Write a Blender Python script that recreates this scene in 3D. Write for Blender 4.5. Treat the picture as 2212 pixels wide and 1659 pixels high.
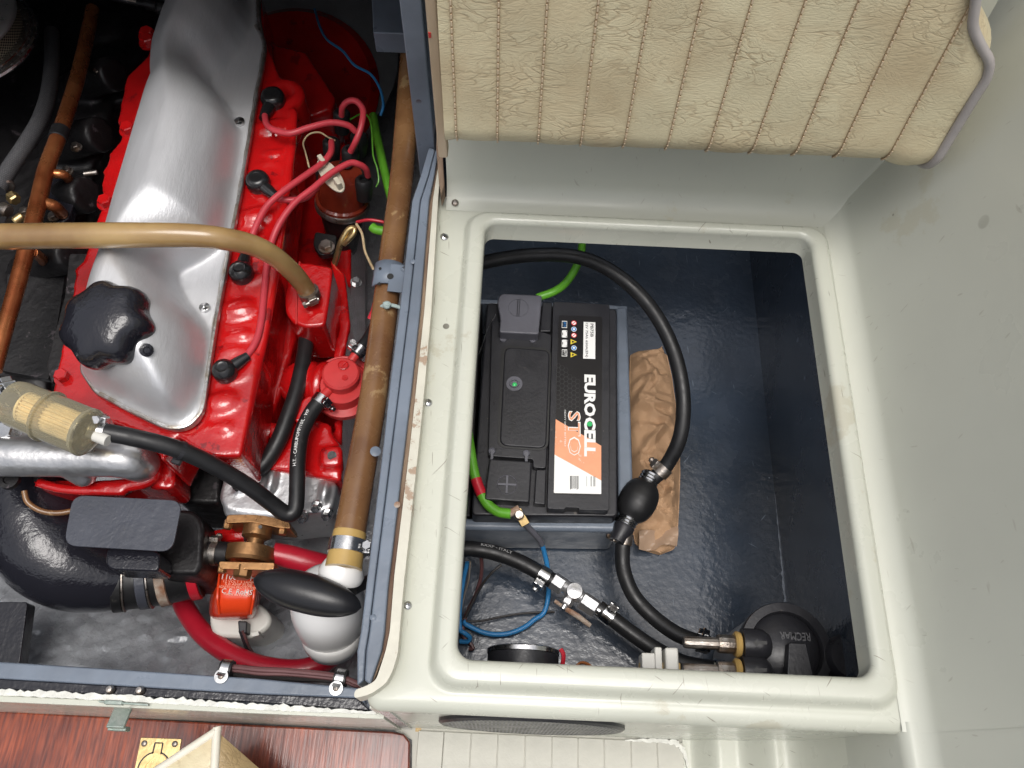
import bpy, bmesh, math, random
import numpy as np
from mathutils import Vector, Matrix
random.seed(4)
rng = np.random.default_rng(7)
for o in list(bpy.data.objects): bpy.data.objects.remove(o)
SC = bpy.context.scene
COL = SC.collection

# ------------------------------------------------------------------ camera
# world: x right, y towards the seat back, z up; z = 0 is the top of the seat base
F, CX, CY, H = 1790.0, 1106.0, 829.5, 0.75          # photo measured at 2212 x 1659
_Y = np.array([164, 3620, -1790.0]); _Y /= np.linalg.norm(_Y)
_X = np.array([1, -.0453, 0.0]); _X -= _Y * _X.dot(_Y); _X /= np.linalg.norm(_X)
_Z = np.cross(_X, _Y)
RW = np.array([_X, _Y, _Z])                          # camera axes -> world
cam_d = bpy.data.cameras.new('camera'); cam = bpy.data.objects.new('camera', cam_d); COL.objects.link(cam)
M = Matrix([list(RW[i]) + [0] for i in range(3)] + [[0, 0, 0, 1]]); M.translation = (0, 0, H)
cam.matrix_world = M
cam_d.sensor_width = 36; cam_d.lens = 36 * F / 2212; cam_d.clip_start = .02; cam_d.clip_end = 200
SC.camera = cam
SC.render.resolution_x, SC.render.resolution_y = 1024, 768

# ------------------------------------------------------------------ light
world = bpy.data.worlds.new('World'); SC.world = world; world.use_nodes = True
nt = world.node_tree; nt.nodes.clear()
sky = nt.nodes.new('ShaderNodeTexSky'); sky.sky_type = 'NISHITA'; sky.sun_disc = False
SUN_EL, SUN_ROT = math.radians(80), math.radians(178)
sky.sun_elevation = SUN_EL; sky.sun_rotation = SUN_ROT; sky.air_density = 1.0; sky.dust_density = 6.0; sky.ozone_density = 1.0
hs = nt.nodes.new('ShaderNodeHueSaturation'); hs.inputs['Saturation'].default_value = .35   # an overcast, nearly white sky
bg = nt.nodes.new('ShaderNodeBackground'); bg.inputs['Strength'].default_value = .15
wo = nt.nodes.new('ShaderNodeOutputWorld')
nt.links.new(sky.outputs[0], hs.inputs['Color']); nt.links.new(hs.outputs[0], bg.inputs['Color']); nt.links.new(bg.outputs[0], wo.inputs[0])
sd = bpy.data.lights.new('sun', 'SUN'); sd.energy = 1.1; sd.angle = math.radians(32); sd.color = (1, .975, .94)
sun = bpy.data.objects.new('sun', sd); COL.objects.link(sun)
sdir = Vector((math.sin(SUN_ROT) * math.cos(SUN_EL), math.cos(SUN_ROT) * math.cos(SUN_EL), math.sin(SUN_EL)))
sun.rotation_euler = sdir.to_track_quat('Z', 'Y').to_euler(); sun.location = (0, -2, 4)
SC.view_settings.view_transform = 'Standard'; SC.view_settings.look = 'None'
SC.view_settings.gamma = 1; SC.view_settings.use_curve_mapping = False
SC.view_settings.exposure = 0.14

# ------------------------------------------------------------------ picture -> place
def W(px, py, z):
    d = RW @ np.array([px - CX, -(py - CY), -F]); t = (z - H) / d[2]
    return np.array([d[0] * t, d[1] * t, z])
def depth(p):
    return -(RW.T @ (np.array(p) - np.array([0, 0, H])))[2]
def R(px, py, z, rpx): return rpx * depth(W(px, py, z)) / F
def T(pts): return [W(*p) for p in pts]

# ------------------------------------------------------------------ materials
MATS = {}
def mat(name, col, rough=.5, metal=0, var=.0, vscale=8, bump=0, bscale=60, col2=None, coat=0, speck=None, sscale=55, sthr=.12,
        rvar=.0, spec=.5, trans=0, ior=1.45, sss=0, stretch=None, bump2=0, b2scale=400, detail=4, wear=None, wthr=.62, wscale=30, dist=.002, scratch=None):
    m = bpy.data.materials.new(name); m.use_nodes = True; MATS[name] = m
    n, l = m.node_tree.nodes, m.node_tree.links
    b = n['Principled BSDF']
    b.inputs['Roughness'].default_value = rough; b.inputs['Metallic'].default_value = metal
    b.inputs['Coat Weight'].default_value = coat; b.inputs['Coat Roughness'].default_value = .08
    b.inputs['Specular IOR Level'].default_value = spec; b.inputs['IOR'].default_value = ior
    b.inputs['Transmission Weight'].default_value = trans
    if sss: b.inputs['Subsurface Weight'].default_value = sss; b.inputs['Subsurface Radius'].default_value = (.01, .006, .003); b.inputs['Subsurface Scale'].default_value = .6
    tc = n.new('ShaderNodeTexCoord'); src = tc.outputs['Object']
    if stretch:
        mp = n.new('ShaderNodeMapping'); mp.inputs['Scale'].default_value = stretch; l.new(src, mp.inputs['Vector']); src = mp.outputs[0]
    def noise(sc, det=4, ro=.55):
        t = n.new('ShaderNodeTexNoise'); t.inputs['Scale'].default_value = sc; t.inputs['Detail'].default_value = det; t.inputs['Roughness'].default_value = ro
        l.new(src, t.inputs['Vector']); return t.outputs['Fac']
    def mix(fac, a, c):
        x = n.new('ShaderNodeMix'); x.data_type = 'RGBA'
        if isinstance(fac, float): x.inputs[0].default_value = fac
        else: l.new(fac, x.inputs[0])
        for i, v in ((6, a), (7, c)):
            if isinstance(v, tuple): x.inputs[i].default_value = (*v[:3], 1)
            else: l.new(v, x.inputs[i])
        return x.outputs[2]
    def ramp(fac, lo, hi):
        r = n.new('ShaderNodeMapRange'); r.inputs[1].default_value = lo; r.inputs[2].default_value = hi; l.new(fac, r.inputs[0]); return r.outputs[0]
    c = col
    if col2 or var:
        c2 = col2 or tuple(v * (1 - var) for v in col)
        c = mix(ramp(noise(vscale, detail), .35, .65), col, c2)
    if wear:
        c = mix(ramp(noise(wscale, 8, .7), wthr, wthr + .03), c, wear)
    if speck:
        v = n.new('ShaderNodeTexVoronoi'); v.inputs['Scale'].default_value = sscale; l.new(src, v.inputs['Vector'])
        sep = n.new('ShaderNodeSeparateColor'); l.new(v.outputs['Color'], sep.inputs[0])
        a = n.new('ShaderNodeMath'); a.operation = 'MULTIPLY'; l.new(sep.outputs[0], a.inputs[0]); l.new(sep.outputs[0], a.inputs[1])
        k = n.new('ShaderNodeMath'); k.operation = 'MULTIPLY'; k.inputs[1].default_value = sthr; l.new(a.outputs[0], k.inputs[0])
        d = n.new('ShaderNodeMath'); d.operation = 'SUBTRACT'; l.new(k.outputs[0], d.inputs[0]); l.new(v.outputs['Distance'], d.inputs[1])
        g = ramp(d.outputs[0], 0, .02)
        nn = ramp(noise(sscale * .35, 2), .5, .56)
        mm = n.new('ShaderNodeMath'); mm.operation = 'MULTIPLY'; l.new(g, mm.inputs[0]); l.new(nn, mm.inputs[1])
        c = mix(mm.outputs[0], c, speck)
    for rz, sc_ in (((.5, (30, 420, 60)), (-.9, (26, 380, 60)), (1.5, (34, 460, 60))) if scratch else ()):
        mp2 = n.new('ShaderNodeMapping'); mp2.inputs['Rotation'].default_value = (0, 0, rz); l.new(tc.outputs['Object'], mp2.inputs['Vector'])
        mp3 = n.new('ShaderNodeMapping'); mp3.inputs['Scale'].default_value = sc_; l.new(mp2.outputs[0], mp3.inputs['Vector'])
        t = n.new('ShaderNodeTexNoise'); t.inputs['Scale'].default_value = 1; t.inputs['Detail'].default_value = 1; l.new(mp3.outputs[0], t.inputs['Vector'])
        c = mix(ramp(t.outputs['Fac'], .755, .80), c, scratch)
    if isinstance(c, tuple): b.inputs['Base Color'].default_value = (*c, 1)
    else: l.new(c, b.inputs['Base Color'])
    if rvar:
        r = n.new('ShaderNodeMapRange'); r.inputs[3].default_value = max(.02, rough - rvar); r.inputs[4].default_value = min(1, rough + rvar)
        r.inputs[1].default_value = .3; r.inputs[2].default_value = .7
        l.new(noise(vscale * 3, 5), r.inputs[0]); l.new(r.outputs[0], b.inputs['Roughness'])
    prev = None
    for s, sc in ((bump, bscale), (bump2, b2scale)):
        if s:
            bp = n.new('ShaderNodeBump'); bp.inputs['Strength'].default_value = s; bp.inputs['Distance'].default_value = dist
            l.new(noise(sc, 3), bp.inputs['Height'])
            if prev: l.new(prev, bp.inputs['Normal'])
            prev = bp.outputs[0]
    if prev: l.new(prev, b.inputs['Normal']); l.new(prev, b.inputs['Coat Normal'])
    return m

mat('gelcoat', (.525, .535, .46), .30, var=.10, vscale=6, bump=.10, bscale=18, bump2=.05, b2scale=120, speck=(.10, .09, .07), sscale=27, sthr=.18, rvar=.12, coat=.2, wear=(.44, .43, .35), wthr=.60, wscale=9, scratch=(.27, .255, .21))
mat('gelcoat_floor', (.50, .49, .43), .5, var=.22, vscale=14, bump=.25, bscale=160, speck=(.2, .17, .12), sscale=40, sthr=.16)
mat('gelcoat_chip', (.72, .72, .66), .6, var=.2, vscale=90, bump=.6, bscale=200)
mat('liner', (.53, .54, .475), .36, var=.10, vscale=3, bump=.14, bscale=9, bump2=.05, b2scale=90, speck=(.15, .14, .11), sscale=16, sthr=.14, rvar=.12, wear=(.47, .465, .385), wthr=.60, wscale=6, scratch=(.42, .415, .36))
mat('blue_paint', (.165, .197, .245), .36, var=.28, vscale=12, bump=.28, bscale=70, rvar=.12, wear=(.36, .38, .36), wthr=.70, wscale=45, speck=(.05, .02, .02), sscale=30, sthr=.12)
mat('bilge_paint', (.040, .055, .080), .22, var=.45, vscale=6, bump=.42, bscale=22, bump2=.2, b2scale=140, rvar=.13, coat=.7, speck=(.20, .23, .27), sscale=80, sthr=.10, scratch=(.10, .125, .16))
mat('bilge_floor', (.46, .48, .51), .26, metal=.12, var=.45, vscale=10, bump=.5, bscale=120, rvar=.1, col2=(.26, .27, .29), wear=(.16, .10, .06), wthr=.68, wscale=18, dist=.003, coat=.5)
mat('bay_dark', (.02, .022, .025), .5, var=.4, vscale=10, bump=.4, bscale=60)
mat('red', (.50, .007, .008), .13, var=.30, vscale=14, bump=.45, bscale=55, bump2=.12, b2scale=260, coat=.8, speck=(.03, .008, .008), sscale=45, sthr=.13, rvar=.08, wear=(.22, .006, .008), wthr=.60, wscale=24)
mat('red_dull', (.52, .035, .035), .42, var=.15, vscale=30, bump=.12, bscale=120)
mat('alu', (.68, .685, .70), .46, metal=.58, var=.10, vscale=10, bump=.22, bscale=130, rvar=.08, stretch=(1.6, .35, 1), speck=(.25, .24, .22), sscale=90, sthr=.06, bump2=.12, b2scale=420)
mat('alu_cast', (.58, .58, .585), .36, metal=.85, var=.2, vscale=20, bump=.3, bscale=120, rvar=.1)
mat('alu_edge', (.60, .60, .60), .35, metal=.9, var=.25, vscale=60, col2=(.36, .31, .25), bump=.25, bscale=250, rvar=.1)
mat('black_gloss', (.014, .014, .019), .10, bump=.40, bscale=80, bump2=.2, b2scale=300, rvar=.08, coat=.3, wear=(.12, .12, .12), wthr=.74, wscale=70)
mat('black_iron', (.012, .011, .012), .46, var=.4, vscale=20, bump=.5, bscale=90, rvar=.14, wear=(.055, .045, .05), wthr=.62, wscale=35)
mat('black_satin', (.060, .065, .082), .36, var=.2, vscale=20, bump=.35, bscale=70, bump2=.2, b2scale=300, rvar=.1)
mat('rubber', (.015, .015, .016), .42, var=.3, vscale=30, bump=.10, bscale=90, rvar=.12, wear=(.05, .047, .043), wthr=.64, wscale=40)
mat('plastic_black', (.022, .022, .026), .38, var=.25, vscale=16, bump=.12, bscale=250, rvar=.12, speck=(.10, .09, .08), sscale=60, sthr=.12)
mat('plastic_grey', (.115, .115, .135), .42, var=.2, vscale=25, bump=.1, bscale=200, rvar=.1)
mat('handle_black', (.012, .012, .014), .30, bump=.05, bscale=300, spec=.5)
mat('copper', (.52, .20, .075), .30, metal=.75, var=.45, vscale=16, bump=.15, bscale=60, rvar=.14, col2=(.30, .085, .03))
mat('bronze', (.40, .215, .095), .36, metal=.85, var=.35, vscale=25, bump=.2, bscale=150, rvar=.12)
mat('brass', (.66, .50, .24), .33, metal=.9, var=.35, vscale=30, bump=.12, bscale=150, rvar=.14, col2=(.42, .30, .14))
mat('steel', (.66, .66, .66), .22, metal=1, var=.3, vscale=40, bump=.08, bscale=200, rvar=.12)
mat('steel_dirty', (.40, .38, .36), .38, metal=.9, var=.5, vscale=50, bump=.2, bscale=200, col2=(.20, .15, .11), rvar=.15)
mat('rust', (.22, .10, .05), .8, var=.5, vscale=60, bump=.7, bscale=160, col2=(.40, .34, .28))
mat('chrome', (.78, .78, .80), .08, metal=1)
mat('white_paint', (.80, .79, .77), .22, var=.05, vscale=12, coat=.4, speck=(.16, .10, .07), sscale=42, sthr=.13, bump=.06, bscale=60)
mat('white_plastic', (.66, .65, .60), .4, var=.15, vscale=25, bump=.1, bscale=100)
mat('beige_plastic', (.52, .47, .37), .4, var=.12, vscale=40)
mat('tan_pipe', (.225, .118, .048), .28, var=.25, vscale=13, bump=.08, bscale=60, rvar=.1, col2=(.135, .062, .026), coat=.25, wear=(.30, .19, .09), wthr=.60, wscale=20, speck=(.04, .02, .02), sscale=24, sthr=.08)
mat('tan_pipe_end', (.50, .33, .11), .33, var=.25, vscale=18, coat=.2)
mat('amber_hose', (.40, .265, .11), .22, var=.3, vscale=9, coat=.5, rvar=.05, sss=.15, col2=(.22, .125, .05))
mat('red_hose', (.42, .012, .028), .3, var=.15, vscale=20, bump=.12, bscale=240, coat=.1)
mat('lead_red', (.50, .045, .060), .36, var=.15, vscale=30)
mat('wire_red', (.48, .015, .03), .35)
mat('green_cable', (.125, .40, .030), .36, var=.3, vscale=28, speck=(.05, .06, .02), sscale=70, sthr=.1)
mat('blue_wire', (.035, .22, .50), .36, var=.15, vscale=40)
mat('brown_wire', (.13, .055, .055), .4, var=.2, vscale=40)
mat('dark_wire', (.022, .018, .017), .5)
mat('grey_wire', (.22, .19, .16), .5)
mat('cream_wire', (.52, .40, .24), .45)
mat('bilge_red', (.70, .055, .012), .24, var=.08, vscale=14, coat=.3, bump=.04, bscale=200)
mat('dist_cap', (.17, .022, .010), .22, var=.2, vscale=30, coat=.4)
mat('wood_raw', (.42, .31, .20), .7, var=.3, vscale=20, bump=.4, bscale=90, stretch=(1, 1, .15), col2=(.55, .45, .33))
mat('wood_split', (.30, .22, .15), .8, var=.45, vscale=30, bump=.7, bscale=120, stretch=(3, .3, 3), col2=(.13, .075, .05))
mat('trim_cream', (.58, .56, .47), .45, var=.12, vscale=30, bump=.25, bscale=120, wear=(.33, .24, .17), wthr=.60, wscale=30)
mat('paper', (.47, .29, .165), .75, var=.12, vscale=12, bump=.3, bscale=130, bump2=.2, b2scale=420)
mat('piping', (.40, .37, .36), .42, var=.15, vscale=30)
mat('thread', (.56, .45, .31), .6)
mat('label_white', (.82, .82, .80), .3); mat('print_white', (.80, .80, .78), .35); mat('print_grey', (.45, .45, .45), .4)
mat('print_orange', (.82, .36, .20), .3, var=.12, vscale=40, wear=(.80, .55, .42), wthr=.6, wscale=40)
mat('label_black', (.016, .015, .016), .3, var=.3, vscale=20, wear=(.10, .10, .11), wthr=.70, wscale=35)
mat('print_hex', (.055, .055, .058), .3); mat('print_black', (.02, .02, .02), .4); mat('print_rust', (.85, .42, .30), .4)
mat('print_green', (.03, .42, .12), .4); mat('print_blue', (.05, .25, .60), .4); mat('print_red', (.65, .04, .04), .4); mat('print_yellow', (.70, .55, .05), .4)
mat('bead_green', (.05, .50, .14), .2); mat('cord', (.34, .42, .40), .8, bump=.5, bscale=400)
mat('sheet_grey', (.16, .165, .17), .6, var=.2, vscale=20, bump=.1, bscale=60)
mat('verdigris', (.22, .29, .25), .45, metal=.4, var=.35, vscale=60, bump=.4, bscale=150, col2=(.33, .36, .33))
mat('paper_tape', (.42, .29, .20), .15, var=.1, coat=.6)
mat('canopy_cloth', (.10, .11, .12), .8)
mat('element', (.78, .62, .34), .7, var=.3, vscale=40, stretch=(1, 1, 1))
mat('seam_brown', (.36, .25, .145), .7)
mat('boot', (.012, .012, .013), .22, coat=.2)
mat('canister', (.34, .36, .40), .4, var=.15, vscale=20)
mat('bay_wood', (.09, .045, .025), .4, var=.3, vscale=8)
mat('flake_blue', (.26, .29, .34), .35, var=.4, vscale=60, bump=.5, bscale=200)
mat('logo_grey', (.07, .07, .075), .5)
mat('pale_piping', (.70, .66, .56), .45, var=.1, vscale=30)
mat('grille', (.022, .022, .026), .5)

def special():
    # mahogany: grain along y
    m = mat('mahogany', (.24, .058, .026), .24, coat=.5, bump=.12, bscale=220, stretch=(1, .06, 1), rvar=.1)
    n, l = m.node_tree.nodes, m.node_tree.links; b = n['Principled BSDF']
    tc = n.new('ShaderNodeTexCoord'); mp = n.new('ShaderNodeMapping'); mp.inputs['Scale'].default_value = (1, .10, 1); l.new(tc.outputs['Object'], mp.inputs[0])
    a = n.new('ShaderNodeTexNoise'); a.inputs['Scale'].default_value = 330; a.inputs['Detail'].default_value = 5; l.new(mp.outputs[0], a.inputs[0])
    c = n.new('ShaderNodeTexNoise'); c.inputs['Scale'].default_value = 9; c.inputs['Detail'].default_value = 4; l.new(tc.outputs['Object'], c.inputs[0])
    r1 = n.new('ShaderNodeValToRGB'); e = r1.color_ramp.elements; e[0].position = .35; e[0].color = (.085, .020, .014, 1); e[1].position = .66; e[1].color = (.21, .052, .026, 1); l.new(a.outputs[0], r1.inputs[0])
    r2 = n.new('ShaderNodeValToRGB'); e = r2.color_ramp.elements; e[0].position = .40; e[0].color = (.75, .62, .66, 1); e[1].position = .60; e[1].color = (1.5, 1.25, .95, 1); l.new(c.outputs[0], r2.inputs[0])
    x = n.new('ShaderNodeMix'); x.data_type = 'RGBA'; x.blend_type = 'MULTIPLY'; x.inputs[0].default_value = 1; l.new(r1.outputs[0], x.inputs[6]); l.new(r2.outputs[0], x.inputs[7]); l.new(x.outputs[2], b.inputs['Base Color'])
    # vinyl with creases
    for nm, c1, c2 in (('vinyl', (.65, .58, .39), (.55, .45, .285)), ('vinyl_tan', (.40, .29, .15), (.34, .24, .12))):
        m = bpy.data.materials.new(nm); m.use_nodes = True; MATS[nm] = m
        n, l = m.node_tree.nodes, m.node_tree.links; b = n['Principled BSDF']; b.inputs['Roughness'].default_value = .42
        tc = n.new('ShaderNodeTexCoord'); geo = n.new('ShaderNodeNewGeometry')
        mp = n.new('ShaderNodeMapping'); mp.inputs['Scale'].default_value = (.55, 1, 1.25); l.new(geo.outputs['Position'], mp.inputs[0])
        w = n.new('ShaderNodeTexNoise'); w.inputs['Scale'].default_value = 26; w.inputs['Detail'].default_value = 3; l.new(mp.outputs[0], w.inputs[0])
        ad = n.new('ShaderNodeMix'); ad.data_type = 'RGBA'; ad.blend_type = 'LINEAR_LIGHT'; ad.inputs[0].default_value = .035; l.new(mp.outputs[0], ad.inputs[6]); l.new(w.outputs['Color'], ad.inputs[7])
        hs = []
        for sc, wd in ((95, .12), (230, .2)):
            v = n.new('ShaderNodeTexVoronoi'); v.feature = 'DISTANCE_TO_EDGE'; v.inputs['Scale'].default_value = sc; l.new(ad.outputs[2], v.inputs[0])
            r = n.new('ShaderNodeMapRange'); r.inputs[2].default_value = wd; l.new(v.outputs['Distance'], r.inputs[0]); hs.append(r.outputs[0])
        msk = n.new('ShaderNodeTexNoise'); msk.inputs['Scale'].default_value = 30; msk.inputs['Detail'].default_value = 3; l.new(mp.outputs[0], msk.inputs[0])
        mk = n.new('ShaderNodeMapRange'); mk.inputs[1].default_value = .42; mk.inputs[2].default_value = .6; l.new(msk.outputs[0], mk.inputs[0])
        mx = n.new('ShaderNodeMix'); mx.data_type = 'FLOAT'; l.new(mk.outputs[0], mx.inputs[0]); mx.inputs[2].default_value = 1; l.new(hs[0], mx.inputs[3])
        mul = n.new('ShaderNodeMath'); mul.operation = 'MULTIPLY_ADD'; l.new(hs[1], mul.inputs[0]); mul.inputs[1].default_value = .35; l.new(mx.outputs[0], mul.inputs[2])
        bp = n.new('ShaderNodeBump'); bp.inputs['Strength'].default_value = .30; bp.inputs['Distance'].default_value = .0011; l.new(mul.outputs[0], bp.inputs['Height']); l.new(bp.outputs[0], b.inputs['Normal'])
        st = n.new('ShaderNodeTexNoise'); st.inputs['Scale'].default_value = 11; st.inputs['Detail'].default_value = 5; st.inputs['Roughness'].default_value = .6; l.new(geo.outputs['Position'], st.inputs[0])
        sr = n.new('ShaderNodeMapRange'); sr.inputs[1].default_value = .42; sr.inputs[2].default_value = .66; l.new(st.outputs[0], sr.inputs[0])
        x = n.new('ShaderNodeMix'); x.data_type = 'RGBA'; x.inputs[6].default_value = (*c1, 1); x.inputs[7].default_value = (*c2, 1); l.new(sr.outputs[0], x.inputs[0])
        y = n.new('ShaderNodeMix'); y.data_type = 'RGBA'; y.inputs[6].default_value = (*[v * .88 for v in c2], 1); l.new(mx.outputs[0], y.inputs[0]); l.new(x.outputs[2], y.inputs[7]); l.new(y.outputs[2], b.inputs['Base Color'])
    # braided hose and filter gauze use the tube's own u,v
    for nm, ca, cb, su, sv, metal, ro in (('braid', (.13, .13, .135), (.045, .045, .05), 26, 420, .2, .5), ('gauze', (.30, .26, .19), (.03, .027, .022), 190, 420, .6, .45)):
        m = bpy.data.materials.new(nm); m.use_nodes = True; MATS[nm] = m
        n, l = m.node_tree.nodes, m.node_tree.links; b = n['Principled BSDF']; b.inputs['Roughness'].default_value = ro; b.inputs['Metallic'].default_value = metal
        uv = n.new('ShaderNodeUVMap'); uv.uv_map = 'UVMap'; mp = n.new('ShaderNodeMapping'); mp.inputs['Scale'].default_value = (su, sv, 1)
        mp.inputs['Rotation'].default_value = (0, 0, .0); l.new(uv.outputs[0], mp.inputs[0])
        br = n.new('ShaderNodeTexBrick') if nm == 'braid' else n.new('ShaderNodeTexChecker')
        if nm == 'braid':
            br.inputs['Scale'].default_value = 1; br.inputs['Color1'].default_value = (*ca, 1); br.inputs['Color2'].default_value = (*[v * .75 for v in ca], 1); br.inputs['Mortar'].default_value = (*cb, 1); br.inputs['Mortar Size'].default_value = .12; br.inputs['Brick Width'].default_value = 1; br.inputs['Row Height'].default_value = 1
        else:
            br.inputs['Scale'].default_value = 1; br.inputs['Color1'].default_value = (*ca, 1); br.inputs['Color2'].default_value = (*cb, 1)
        l.new(mp.outputs[0], br.inputs['Vector']); l.new(br.outputs['Color'], b.inputs['Base Color'])
        bp = n.new('ShaderNodeBump'); bp.inputs['Strength'].default_value = .6; bp.inputs['Distance'].default_value = .001; l.new(br.outputs['Fac'], bp.inputs['Height']); bp.invert = nm == 'braid'; l.new(bp.outputs[0], b.inputs['Normal'])
    # clear filter bowl: a thin, slightly yellowed plastic
    m = bpy.data.materials.new('clear_plastic'); m.use_nodes = True; MATS['clear_plastic'] = m
    n, l = m.node_tree.nodes, m.node_tree.links; n.remove(n['Principled BSDF']); out = n['Material Output']
    tr = n.new('ShaderNodeBsdfTransparent'); tr.inputs[0].default_value = (.97, .93, .80, 1)
    df = n.new('ShaderNodeBsdfDiffuse'); df.inputs[0].default_value = (.75, .68, .48, 1)
    gl = n.new('ShaderNodeBsdfGlossy'); gl.inputs['Roughness'].default_value = .06
    fr = n.new('ShaderNodeLayerWeight'); fr.inputs[0].default_value = .5
    mr = n.new('ShaderNodeMapRange'); mr.inputs[3].default_value = .08; mr.inputs[4].default_value = .6; l.new(fr.outputs['Facing'], mr.inputs[0])
    m1 = n.new('ShaderNodeMixShader'); l.new(mr.outputs[0], m1.inputs[0]); l.new(tr.outputs[0], m1.inputs[1]); l.new(df.outputs[0], m1.inputs[2])
    fz = n.new('ShaderNodeFresnel'); fz.inputs[0].default_value = 1.55
    m2 = n.new('ShaderNodeMixShader'); l.new(fz.outputs[0], m2.inputs[0]); l.new(m1.outputs[0], m2.inputs[1]); l.new(gl.outputs[0], m2.inputs[2]); l.new(m2.outputs[0], out.inputs[0])
special()

# ------------------------------------------------------------------ mesh helpers
def catmull(pts, sub=8):
    p = [np.array(a, float) for a in pts]
    if len(p) == 2: return [p[0] + (p[1] - p[0]) * t for t in np.linspace(0, 1, sub + 1)]
    q = [2 * p[0] - p[1]] + p + [2 * p[-1] - p[-2]]; out = []
    for i in range(1, len(q) - 2):
        a, b, c, d = q[i - 1:i + 3]
        for k in range(sub):
            t = k / sub
            out.append(.5 * (2 * b + (c - a) * t + (2 * a - 5 * b + 4 * c - d) * t * t + (3 * b - a - 3 * c + d) * t ** 3))
    out.append(p[-1]); return out
def frames(path):
    n = len(path); tg = []
    for i in range(n):
        d = path[min(i + 1, n - 1)] - path[max(i - 1, 0)]; tg.append(d / (np.linalg.norm(d) + 1e-12))
    up = np.array([0, 0, 1.0]) if abs(tg[0][2]) < .9 else np.array([1.0, 0, 0])
    u = np.cross(up, tg[0]); u /= np.linalg.norm(u); fr = []
    for t in tg:
        u = u - t * u.dot(t); u /= np.linalg.norm(u); fr.append((u, np.cross(t, u)))
    return tg, fr
class G:
    def __init__(s): s.v = []; s.f = []; s.uv = {}
    def add(s, v, f, uv=None):
        k = len(s.v); s.v += [tuple(map(float, a)) for a in v]
        for i, q in enumerate(f):
            if uv: s.uv[len(s.f)] = uv[i]
            s.f.append([j + k for j in q])
        return s
    def path_tube(s, path, r, n=12, cap=True):
        m = len(path); rr = np.interp(np.linspace(0, 1, m), np.linspace(0, 1, len(r)), r) if hasattr(r, '__len__') else [r] * m
        tg, fr = frames(path); v = []; L = [0.0]
        for i in range(1, m): L.append(L[-1] + np.linalg.norm(path[i] - path[i - 1]))
        for i in range(m):
            u, w = fr[i]
            for k in range(n):
                a = 2 * math.pi * k / n; v.append(path[i] + (u * math.cos(a) + w * math.sin(a)) * rr[i])
        f, uv = [], []
        for i in range(m - 1):
            for k in range(n):
                k2 = (k + 1) % n
                f.append([i * n + k, i * n + k2, (i + 1) * n + k2, (i + 1) * n + k])
                uv.append([(k / n, L[i]), ((k + 1) / n, L[i]), ((k + 1) / n, L[i + 1]), (k / n, L[i + 1])])
        if cap:
            f.append(list(range(n))[::-1]); uv.append([(0, 0)] * n)
            f.append([(m - 1) * n + k for k in range(n)]); uv.append([(0, 0)] * n)
        return s.add(v, f, uv)
    def tube(s, pts, r, n=12, sub=8, cap=True): return s.path_tube(catmull(pts, sub), r, n, cap)
    def lathe(s, prof, base, axis, n=32):            # prof: (radius, height along axis)
        base = np.array(base, float); t = np.array(axis, float); t /= np.linalg.norm(t)
        u = np.cross((0, 0, 1.0) if abs(t[2]) < .9 else (1.0, 0, 0), t); u /= np.linalg.norm(u); w = np.cross(t, u)
        v, f, uv = [], [], []
        for r, h in prof:
            for k in range(n):
                a = 2 * math.pi * k / n; v.append(base + t * h + (u * math.cos(a) + w * math.sin(a)) * max(r, 1e-5))
        for i in range(len(prof) - 1):
            for k in range(n):
                k2 = (k + 1) % n; f.append([i * n + k, i * n + k2, (i + 1) * n + k2, (i + 1) * n + k])
                uv.append([(k / n, prof[i][1]), ((k + 1) / n, prof[i][1]), ((k + 1) / n, prof[i + 1][1]), (k / n, prof[i + 1][1])])
        ringy = abs(prof[0][1] - prof[-1][1]) < 1e-9
        if prof[0][0] > 1e-4 and not ringy: f.append(list(range(n))[::-1]); uv.append([(0, 0)] * n)
        if prof[-1][0] > 1e-4 and not ringy: f.append([(len(prof) - 1) * n + k for k in range(n)]); uv.append([(0, 0)] * n)
        return s.add(v, f, uv)
    def cyl(s, a, b, r, n=20, r2=None):
        a, b = np.array(a, float), np.array(b, float)
        return s.lathe([(r, 0), (r if r2 is None else r2, np.linalg.norm(b - a))], a, b - a, n)
    def ball(s, c, r, ax=(0, 0, 1), n=20, m=10):     # r: number or (equatorial, polar)
        re, rp = r if hasattr(r, '__len__') else (r, r)
        return s.lathe([(re * math.sin(math.pi * i / m), -rp * math.cos(math.pi * i / m)) for i in range(m + 1)], c, ax, n)
    def prism(s, poly, zt, zb):
        n = len(poly); v = [(p[0], p[1], zt) for p in poly] + [(p[0], p[1], zb) for p in poly]
        a = sum(poly[i][0] * poly[(i + 1) % n][1] - poly[(i + 1) % n][0] * poly[i][1] for i in range(n))
        top = list(range(n)); bot = [i + n for i in range(n)][::-1]; sd = [[i + n, (i + 1) % n + n, (i + 1) % n, i] for i in range(n)]
        if a < 0: top = top[::-1]; bot = bot[::-1]; sd = [q[::-1] for q in sd]
        return s.add(v, [top, bot] + sd)
    def ppx(s, pts, zt, zb, rnd=0, rn=4):
        poly = [W(x, y, zt)[:2] for x, y in pts]
        if rnd: poly = roundpoly(poly, rnd, rn)
        return s.prism(poly, zt, zb)
    def obox(s, c, ax, half):                        # oriented box
        c = np.array(c, float); ax = [np.array(a, float) / np.linalg.norm(a) for a in ax]; v = []
        for i in (-1, 1):
            for j in (-1, 1):
                for k in (-1, 1): v.append(c + ax[0] * half[0] * i + ax[1] * half[1] * j + ax[2] * half[2] * k)
        return s.add(v, [[0, 1, 3, 2], [4, 6, 7, 5], [0, 4, 5, 1], [2, 3, 7, 6], [0, 2, 6, 4], [1, 5, 7, 3]])
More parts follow.
